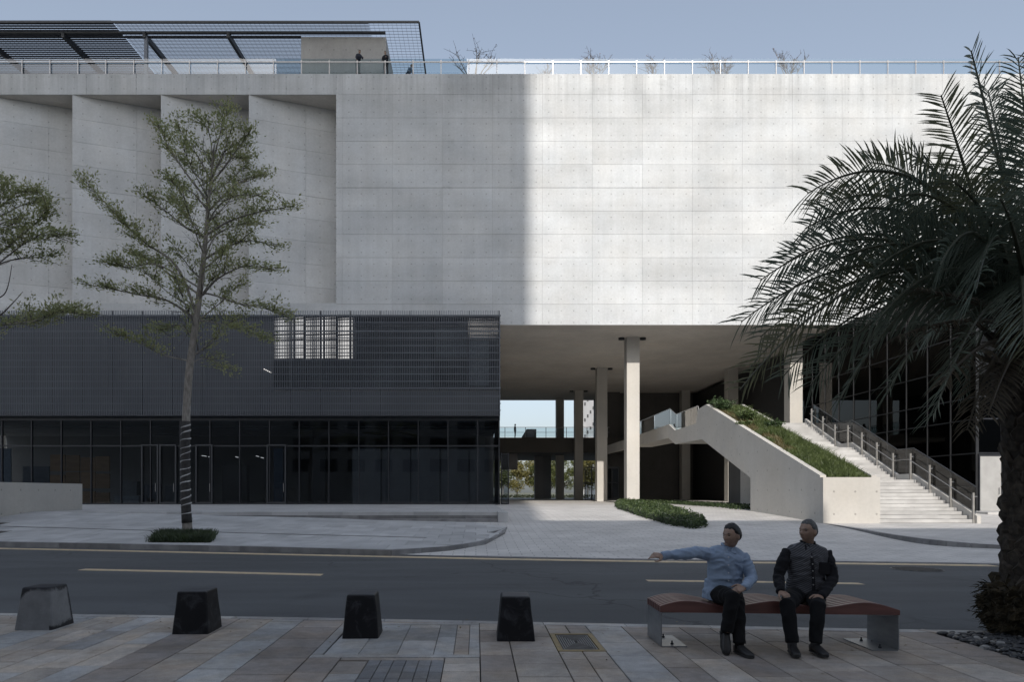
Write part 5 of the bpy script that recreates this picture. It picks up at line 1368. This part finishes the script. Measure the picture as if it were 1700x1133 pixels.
def hand_mesh(B, wrist, d, n, thumb, curls, s=1.0):
    """d: along the hand, n: back of the hand, thumb: side sign; curls: bend of the four fingers (rad per joint)"""
    d = V3(d).normalized(); n = V3(n); n = (n - d*n.dot(d)).normalized(); sd_ = d.cross(n)*thumb; w = V3(wrist)
    B.loft([(w-d*.03*s, sd_*.026*s, n*.020*s), (w+d*.005*s, sd_*.028*s, n*.019*s), (w+d*.04*s, sd_*.039*s, n*.018*s), (w+d*.082*s, sd_*.042*s, n*.014*s), (w+d*.092*s, sd_*.038*s, n*.010*s)], 14, 2.5)
    for (o, L, cl) in zip((.031,.011,-.010,-.030), (.076,.084,.078,.062), curls):
        p = w + d*(.078 if abs(o) < .02 else .072)*s + sd_*o*s; pts = [p]; ang = .1; spread = o*2.2
        for seg in (.45,.32,.23):
            ang += cl; dv = (d*math.cos(ang) - n*math.sin(ang) + sd_*spread*math.cos(ang)).normalized(); p = p + dv*L*seg*s; pts.append(p)
        B.tube(pts, [.0098*s,.0092*s,.0085*s,.0068*s], 8); B.ball(pts[-1], .0066*s, 8, 6)
    p = w + d*.018*s + sd_*.026*s; q = p + (d*.55+sd_*.75-n*.25).normalized()*.042*s; r_ = q + (d*.9+sd_*.25-n*.35*(1+curls[0])).normalized()*.034*s; t_ = r_ + (d*.9-sd_*.05-n*.5*curls[0]).normalized()*.026*s
    B.tube([p,q,r_,t_], [.016*s,.0125*s,.0105*s,.008*s], 8); B.ball(t_, .0078*s, 8, 6)
def skin(name, c1, c2):
    m, n, l, b_ = newmat(name); pos = n.new('ShaderNodeNewGeometry').outputs['Position']
    l.new(_mix(n,l,_ramp(n,l,_noise(n,l,pos,22,4),.35,.65),c1,c2), b_.inputs['Base Color']); b_.inputs['Roughness'].default_value = .5
    b_.inputs['Subsurface Weight'].default_value = .08; b_.inputs['Subsurface Radius'].default_value = (.01,.004,.002); _bump(n,l,b_,_noise(n,l,pos,160,3),.12,.002); return m
def cloth(name, c1, c2, weave=420, rough=.85, stripe=None):
    m, n, l, b_ = newmat(name); pos = n.new('ShaderNodeNewGeometry').outputs['Position']
    col = _mix(n,l,_ramp(n,l,_noise(n,l,pos,9,5),.3,.7),c1,c2)
    if stripe:
        s3 = n.new('ShaderNodeSeparateXYZ'); l.new(pos, s3.inputs[0])
        ph = _math(n,l,'ADD',_math(n,l,'MULTIPLY',s3.outputs[0],stripe[0]),_math(n,l,'MULTIPLY',s3.outputs[2],stripe[1])); ph = _math(n,l,'ADD',ph,_math(n,l,'MULTIPLY',_noise(n,l,pos,7,2),.8))
        sw = _ramp(n,l,_math(n,l,'ABSOLUTE',_math(n,l,'SUBTRACT',_math(n,l,'FRACT',ph),.5)),.18,.3); col = _mix(n,l,sw,col,stripe[2])
    l.new(col, b_.inputs['Base Color']); b_.inputs['Roughness'].default_value = rough; b_.inputs['Specular IOR Level'].default_value = .2; b_.inputs['Sheen Weight'].default_value = .03
    _bump(n,l,b_,_noise(n,l,pos,weave,2),.15,.002); return m
SK = skin('weathered_skin', (.38,.255,.19), (.29,.19,.14)); HB = mat('black_hair', (.012,.011,.011), (.02,.019,.018), 60, .5); HG = mat('grey_hair', (.13,.13,.13), (.06,.06,.06), 90, .6)
SHOE = mat('black_shoe_leather', (.014,.013,.013), (.022,.021,.021), 20, .45); SOLE = mat('shoe_sole', (.03,.03,.03)); LIP = mat('lips', (.20,.09,.075), (.16,.07,.06), 30, .5); EYE = mat('dark_eye', (.02,.015,.012), rough=.2)
def person(J, label, shirt, trousers, hair, voxel=.0065, group=None, sleeve=None, collar=True, detail=True, sock=None, shoe=SHOE):
    g = {k: (V3(v) if isinstance(v, tuple) and len(v) == 3 and not hasattr(v[0], '__len__') else v) for k, v in J.items()}
    H = g['head']; f = g['face'].normalized(); up = (g.get('headup', V3((0,0,1)))); sd_ = up.cross(f).normalized(); up = f.cross(sd_).normalized()
    R3 = lambda p: H + f*p[0] + sd_*p[1] + up*p[2]
    B = MB(); vs, fs = head_surface(); B.add([R3(p) for p in vs], fs)
    for s in (-1,1):   # ears
        m3 = Matrix((f, sd_, up)).transposed(); e = R3((-.012, s*.078, -.008)); B.ball(e, (.024,.012,.036), 10, 8, m3 @ Matrix.Rotation(s*.35,3,'Z'))
    nk = g['neck']; B.tube([nk-V3((0,0,.06)), nk, H-up*.06-f*.012, H-up*.03-f*.01], [.062,.056,.054,.052], 14)
    ax = (g['shL']-g['shR']).normalized(); hx = (g['hipL']-g['hipR']).normalized(); fw = g['fwd'].normalized()
    pel = (g['hipL']+g['hipR'])/2; ch = g['chest']; shm = (g['shL']+g['shR'])/2; w2 = (g['shL']-g['shR']).length/2
    def torso(B, e):
        m1 = pel.lerp(ch,.5)+fw*g.get('belly',0.0)
        for_ = [(pel-V3((0,0,.06)), hx*(.150+e), fw*(.115+e)), (pel+V3((0,0,.05)), hx*(.165+e), fw*(.125+e)), (m1, (hx+ax).normalized()*(.158+e), fw*(.122+e)), (ch, ax*(w2*.90+e), fw*(.122+e)), (ch.lerp(shm,.55), ax*(w2*.98+e), fw*(.112+e)), (shm+V3((0,0,.022)), ax*(w2*.90+e*.6), fw*(.076+e)), (shm.lerp(nk,.62)+V3((0,0,.024)), ax*(w2*.50+e*.5), fw*(.060+e*.7)), (nk+V3((0,0,.012)), ax*(.058+e*.4), fw*(.058+e*.4))]
        B.loft(for_, 22, 2.35)
    torso(B, -.008)
    for s in 'RL':
        sh, el, wr = g['sh'+s], g['el'+s], g['wr'+s]
        ds_ = V3((0,0,-.05)); B.tube([sh.lerp(shm,.25)+ds_, sh+ds_, sh.lerp(el,.5), el, el.lerp(wr,.35), wr], [.042,.042,.042,.038,.036,.026], 12)
        hd = g['hand'+s]; hand_mesh(B, wr, hd[0], hd[1], hd[2], hd[3], g.get('hs',1.0))
        hp, kn, an = g['hip'+s], g['kn'+s], g['an'+s]
        B.tube([hp, hp.lerp(kn,.5), kn, kn.lerp(an,.35), an], [.085,.07,.052,.05,.036], 12)
    me, c = remesh(B, voxel, 3, None, 'person'); o = put('person', me, SK, c); tag(o, label, 'person', group)
    # hair
    def ho(ph, Z):
        fr = math.cos(ph); line = (.058 + .010*fr) if fr > .45 else (.060 + (fr-.45)*.17 if fr > -.15 else -.042 + (fr+.15)*.03)
        line += .003*math.sin(ph*9)+.003*math.sin(ph*23)
        return -.012 + .012*min(1,max(0,(Z-line)/.010)) + g.get('hairh',.012)*min(1,max(0,(Z-line)/.035)) + (.006*noise.noise(V3((math.cos(ph)*7,math.sin(ph)*7,Z*75))) if Z > line else 0)
    hv, hf = head_surface(ho, 44, 34, 0.0); B = MB(); B.add([R3(p) for p in hv], hf); B.build('hair', hair, o, smooth=True)
    if detail:
        for s in (-1,1):
            B = MB(); B.ball(R3((.077, s*.031, .0045)), (.006,.0115,.006), 10, 6, Matrix((f,sd_,up)).transposed()); B.build('eye', EYE, o, smooth=True)
            B = MB(); B.tube([R3((.086,s*.020,-.064)), R3((.092,0,-.0625))], [.0028,.004], 6); B.build('lip', LIP, o)
            B = MB(); B.tube([R3((.088,s*.016,.022)), R3((.087,s*.031,.027)), R3((.076,s*.047,.022))], [.004,.0045,.003], 6); B.build('eyebrow', HB if hair is HB else HG, o)
    # shirt or jacket, with sleeves
    seed = g.get('seed',1); fd = folds_(g.get('fold',.010), 8.0, seed) if detail else None
    B = MB(); torso(B, .020); 
    if 'hem' in g:
        for cc, uu, vv in g['hem']: pass
        B.loft([(V3(a), V3(u_), V3(v_)) for a,u_,v_ in g['hem']], 22, 2.3)
    S2 = B if sleeve is None else MB()
    for s in 'RL':
        sh, el, wr = g['sh'+s], g['el'+s], g['wr'+s]; mid = sh.lerp(el,.5)
        dn = V3((0,0,-.042)); S2.tube([sh.lerp(shm,.55)+dn*1.4, sh+dn, mid+V3((0,0,-.006)), el, el.lerp(wr,.45), wr-(wr-el).normalized()*.02, wr+(wr-el).normalized()*.012], [.040,.066,.063,.056,.052,.043,.041], 14)
    me, c = remesh(B, max(.008,voxel), 4, fd, 'shirt'); so_ = put('shirt' if sleeve is None else 'jacket', me, shirt, c, o)
    if sleeve is not None:
        me, c = remesh(S2, max(.008,voxel), 4, folds_(.011, 9.0, seed+4) if detail else None, 'sleeve'); put('sleeves', me, sleeve, c, o)
    if collar:
        B = MB(); nb = nk+V3((0,0,-.012))
        for s in (-1,1):
            a0 = nb + ax*.062*s*1.0 - fw*.012 + V3((0,0,.042)); a1 = nb + ax*.052*s + fw*.056 + V3((0,0,.022)); a2 = nb + fw*.088 + ax*.012*s + V3((0,0,-.012)); tip_ = nb + fw*.10 + ax*.062*s + V3((0,0,-.052))
            th = (fw*.5+V3((0,0,.6))).normalized()*.007
            B.hexa([a0, a1, tip_, a0+V3((0,0,-.045))+ax*s*.012, a0+th, a1+th, tip_+th, a0+V3((0,0,-.04))+ax*s*.014+th]); B.hexa([a1, a2, a2+V3((0,0,-.03)), tip_, a1+th, a2+th, a2+V3((0,0,-.03))+th, tip_+th])
            B.tube([nb-fw*.065+V3((0,0,.035)), nb-fw*.035+ax*.058*s+V3((0,0,.038)), nb+ax*.066*s+fw*.01+V3((0,0,.034)), nb+ax*.046*s+fw*.062+V3((0,0,.014))], .013, 7)
        B.build('collar', shirt if sleeve is None else sleeve, so_, smooth=False)
    # trousers
    B = MB(); B.loft([(pel-V3((0,0,.075)), hx*.172, fw*.135), (pel+V3((0,0,.0)), hx*.182, fw*.14), (pel+V3((0,0,.10)), hx*.17, fw*.132)], 20, 2.3)
    for s in 'RL':
        hp, kn, an = g['hip'+s], g['kn'+s], g['an'+s]
        B.tube([hp.lerp(pel,.15), hp.lerp(kn,.3), hp.lerp(kn,.7), kn, kn.lerp(an,.3), kn.lerp(an,.75), an+(an-kn).normalized()*g.get('cuff',.0)], [.105,.098,.085,.074,.070,.064,.060], 14)
    me, c = remesh(B, max(.009,voxel), 4, folds_(.009, 7.0, seed+9, (1.2,1.2,1.0)) if detail else None, 'trousers'); put('trousers', me, trousers, c, o)
    for s in 'RL':
        an, td = g['an'+s], g['toe'+s].normalized(); un = g.get('footup'+s, V3((0,0,1))); un = (un - td*un.dot(td)).normalized(); sx = un.cross(td)
        fl = g.get('drop', .095); base = an - un*fl; B = MB()
        q = lambda a, h: base + td*a + un*h
        B.loft([(q(-.068,.032), sx*.022, un*.026), (q(-.058,.040), sx*.034, un*.038), (q(-.01,.052), sx*.038, un*.050), (q(.05,.044), sx*.041, un*.042), (q(.11,.032), sx*.047, un*.031), (q(.16,.026), sx*.044, un*.025), (q(.195,.022), sx*.029, un*.019), (q(.205,.020), sx*.014, un*.011)], 16, 2.4)
        she = B.build('shoe', shoe, o, smooth=True)
        B = MB(); B.loft([(q(-.072,.006), sx*.022, un*.009), (q(-.05,.006), sx*.038, un*.009), (q(.05,.006), sx*.043, un*.009), (q(.12,.006), sx*.050, un*.009), (q(.18,.007), sx*.040, un*.009), (q(.212,.009), sx*.014, un*.007)], 14, 3); B.build('sole', SOLE, she)
        if sock is not None:
            B = MB(); B.tube([an-un*.05, an+(g['kn'+s]-an).normalized()*.07], [.043,.046], 10); B.build('sock', sock, o, smooth=True)
    return o, so_, g
blue = cloth('pale_blue_shirt', (.32,.40,.53), (.25,.325,.44)); blk = cloth('black_trousers', (.009,.009,.010), (.006,.006,.007)); blk2 = cloth('black_denim', (.011,.0115,.013), (.007,.0075,.009), 300)
J1 = dict(head=(2.645,7.06,1.153), face=(-.86,-.50,-.05), headup=V3((-.05,-.05,1)), neck=(2.635,7.13,1.03), chest=(2.615,7.15,.86), fwd=(-.16,-1,.02), belly=.012,
 shR=(2.435,7.15,.995), elR=(2.135,7.00,.967), wrR=(1.885,6.90,.958), shL=(2.795,7.12,.955), elL=(2.845,7.03,.715), wrL=(2.69,6.84,.645),
 handR=(V3((-1,-.25,.10)), V3((.10,-.55,.8)), -1, (.04,.30,.50,.62)), handL=(V3((-.92,-.3,-.22)), V3((-.1,-.75,.65)), 1, (.42,.48,.52,.55)),
 hipR=(2.53,7.20,.535), knR=(2.545,6.77,.555), anR=(2.475,6.74,.215), toeR=V3((-.10,-.62,-.78)), footupR=V3((0,-.8,.6)),
 hipL=(2.70,7.20,.535), knL=(2.62,6.84,.47), anL=(2.60,6.73,.105), toeL=V3((.24,-.95,-.02)), seed=1, fold=.013, hairh=.014,
 hem=[((2.60,7.20,.475), V3((.20,-.02,0)), V3((-.02,-.155,0))), ((2.60,7.19,.57), V3((.200,-.02,0)), V3((-.02,-.158,0))), ((2.605,7.18,.68), V3((.185,-.02,0)), V3((-.02,-.145,0)))])
p1_, s1_, g1 = person(J1, 'man in a pale blue shirt sitting cross-legged on the bench and pointing with outstretched arm', blue, blk, HB, sock=blk)
def front_bits(so_, g, m_btn, zs, xoff=0.0, yoff=.0, pocket=None, pm_=None):
    B = MB(); fw = g['fwd'].normalized(); n = 0
    for z in zs:
        c = g['chest'].copy(); c.z = z; c = c + fw*(g.get('fd',.158)+yoff); c.x += xoff
        B.tube([c, c+fw*.006], .0075, 10)
    if zs: B.build('button', m_btn, so_, kind='stuff')
front_bits(s1_, g1, mat('shirt_button', (.6,.62,.66), rough=.4), [.93,.85,.77,.69], .0, -.008)
# rolled pocket outline of the shirt
B = MB(); c = V3((2.715,7.0,.80)); fw = g1['fwd'].normalized(); axx = (g1['shL']-g1['shR']).normalized()
B.bar(c-axx*.055+V3((0,0,.06)), c+axx*.055+V3((0,0,.055)), .008, .022, fw); B.build('pocket_flap', blue, s1_)
grey_st = cloth('striped_grey_jacket', (.15,.153,.165), (.11,.113,.125), 300, stripe=(26.0,-46.0,(.05,.05,.056))); black_j = cloth('black_sleeve_cloth', (.012,.012,.014), (.019,.019,.022))
J2 = dict(head=(3.45,7.09,1.195), face=(-.88,-.47,.04), headup=V3((.02,-.02,1)), neck=(3.475,7.15,1.06), chest=(3.475,7.16,.86), fwd=(-.10,-1,.02), belly=.02,
 shR=(3.255,7.15,1.005), elR=(3.145,7.10,.725), wrR=(3.075,6.89,.60), shL=(3.675,7.14,.985), elL=(3.68,7.04,.705), wrL=(3.47,6.85,.555),
 handR=(V3((.36,-.80,-.40)), V3((-.1,-.35,1)), 1, (.35,.4,.42,.45)), handL=(V3((-.85,-.5,-.28)), V3((-.1,-.6,.8)), 1, (.5,.55,.6,.62)),
 hipR=(3.385,7.20,.53), knR=(3.10,6.79,.485), anR=(3.115,6.72,.115), toeR=V3((-.22,-.97,-.02)), hipL=(3.56,7.20,.53), knL=(3.395,6.77,.47), anL=(3.345,6.73,.115), toeL=V3((.06,-1,-.02)), seed=3, fold=.010, hairh=.009,
 hem=[((3.47,7.19,.47), V3((.205,-.02,0)), V3((-.02,-.155,0))), ((3.47,7.18,.57), V3((.20,-.02,0)), V3((-.02,-.16,0))), ((3.475,7.17,.68), V3((.188,-.02,0)), V3((-.02,-.15,0)))])
p2_, s2_, g2 = person(J2, 'grey-haired man in a striped dark jacket sitting with hands on his knees on the bench', grey_st, blk2, HG, sleeve=black_j, sock=cloth('grey_sock', (.10,.10,.105), (.08,.08,.085)))
B = MB(); fw = g2['fwd'].normalized()
B.tube([V3((3.465,7.155,1.0))+fw*.10, V3((3.472,7.155,.86))+fw*.152, V3((3.474,7.155,.70))+fw*.168, V3((3.475,7.16,.58))+fw*.178], [.017]*4, 8, squash=(fw,.4)); B.build('placket', black_j, s2_)
B = MB()
for z, o in ((.93,.135),(.86,.158),(.79,.165),(.72,.172),(.65,.178)):
    c = V3((3.466,7.155,z))+fw*o; B.tube([c, c+fw*.008], .0065, 10)
B.build('button', mat('pale_button', (.42,.42,.41), rough=.4), s2_, kind='stuff')
B = MB(); c = V3((3.60,7.155,.815))+fw*.142; axx = (g2['shL']-g2['shR']).normalized(); B.bar(c-axx*.058, c+axx*.05, .014, .12, V3((0,0,1))); B.build('pocket', black_j, s2_)
# ---- small people far off
def stander(x, y, z, h, yaw, label, shirt, trousers, hair=HB, lean=0.0, armf=(.12,.12), group=None, vox=.022):
    k = h/1.72; c, s = math.cos(yaw), math.sin(yaw)
    def q(a, b_, zz): # a: to the person's left, b_: forward
        return V3((x + (a*c + b_*s)*k, y + (a*s - b_*c)*k, z + zz*k))
    fv = V3((s,-c,0)); L = lean
    J = dict(head=q(0,.02+L*1.55,1.60-L*.35), face=fv+V3((0,0,-.25-L)), neck=q(0,L*1.3,1.44-L*.25), chest=q(0,L*.9,1.22-L*.15), fwd=fv, shR=q(-.19,L*1.2,1.38-L*.2), shL=q(.19,L*1.2,1.38-L*.2),
      elR=q(-.24,L*1.0+armf[0]*.5,1.10-L*.1), elL=q(.24,L*1.0+armf[1]*.5,1.10-L*.1), wrR=q(-.20,armf[0]*1.9+L*.9,.92+armf[0]*.5), wrL=q(.20,armf[1]*1.9+L*.9,.92+armf[1]*.5),
      handR=(fv*armf[0]*3+V3((0,0,-.6)), V3((-c,-s,0)), 1, (.3,.3,.3,.3)), handL=(fv*armf[1]*3+V3((0,0,-.6)), V3((c,s,0)), 1, (.3,.3,.3,.3)),
      hipR=q(-.09,0,.90), hipL=q(.09,0,.90), knR=q(-.10,.03,.49), knL=q(.11,.02,.49), anR=q(-.10,0,.10), anL=q(.12,-.03,.10), toeR=fv, toeL=fv+V3((c,s,0))*.2, seed=2, hs=k)
    return person(J, label, shirt, trousers, hair, voxel=vox, group=group, collar=False, detail=False)
stander(XA(641,50.85), 50.85, ZT+.42, 1.72, -.25, 'person in dark jacket and trousers standing at the roof railing looking down', cloth('dark_jacket', (.02,.022,.028), (.014,.015,.02)), blk, lean=.10, armf=(.10,.22))
stander(XA(594,50.75), 50.75, ZT+.42, 1.66, .5, 'person leaning over the roof railing behind the pale glass', cloth('navy_top', (.05,.055,.075), (.035,.04,.055)), cloth('pale_trousers', (.30,.30,.29), (.24,.24,.23)), lean=.26, armf=(.05,.22))
stander(XA(676,51.1), 51.1, ZT-.30, 1.6, .9, 'person in blue bending low behind the roof railing at the canopy end', cloth('blue_top', (.14,.20,.29), (.10,.15,.22)), blk, lean=.30)
stander(XA(855,84.4), 84.4, 8.28, 1.78, 1.35, 'person standing alone on the bridge deck seen against the sky', cloth('dark_coat', (.03,.03,.035), (.02,.02,.025)), blk, armf=(.0,.03))

# ---- fallen leaves and grit lying about
n = 90; x = rng.uniform(-6.5, 6.5, n); y = np.array([near_y(a)-abs(random.gauss(.1,.9))-.05 for a in x]); z = np.full(n, .008)
d = rng.normal(size=(n,3)); d[:,2] *= .12
fl_ = leaf_cloud('fallen_leaves', np.stack([x,y,z],1), d, rng.uniform(.025,.055,n), mat('fallen_leaf', (.17,.13,.06), (.10,.07,.035), 9, .8), None, 'stuff', nrm=np.tile([[0.,0.,1.]],(n,1))); tag(fl_, 'small dry leaves scattered on the pavement', 'fallen leaves', kind='stuff')
n = 160; x = rng.uniform(-14, 14, n); y = np.array([near_y(a)+abs(random.gauss(.05,.35))+.06 if random.random() < .6 else far_y(a)-abs(random.gauss(.1,.3))-.05 for a in x]); z = np.full(n, ZR+.012)
d = rng.normal(size=(n,3)); d[:,2] *= .12
fl_ = leaf_cloud('fallen_leaves', np.stack([x,y,z],1), d, rng.uniform(.03,.07,n), mat('gutter_leaf', (.20,.17,.10), (.12,.09,.05), 9, .8), None, 'stuff', nrm=np.tile([[0.,0.,1.]],(n,1))); tag(fl_, 'small dry leaves and grit along the road gutters', 'fallen leaves', kind='stuff')
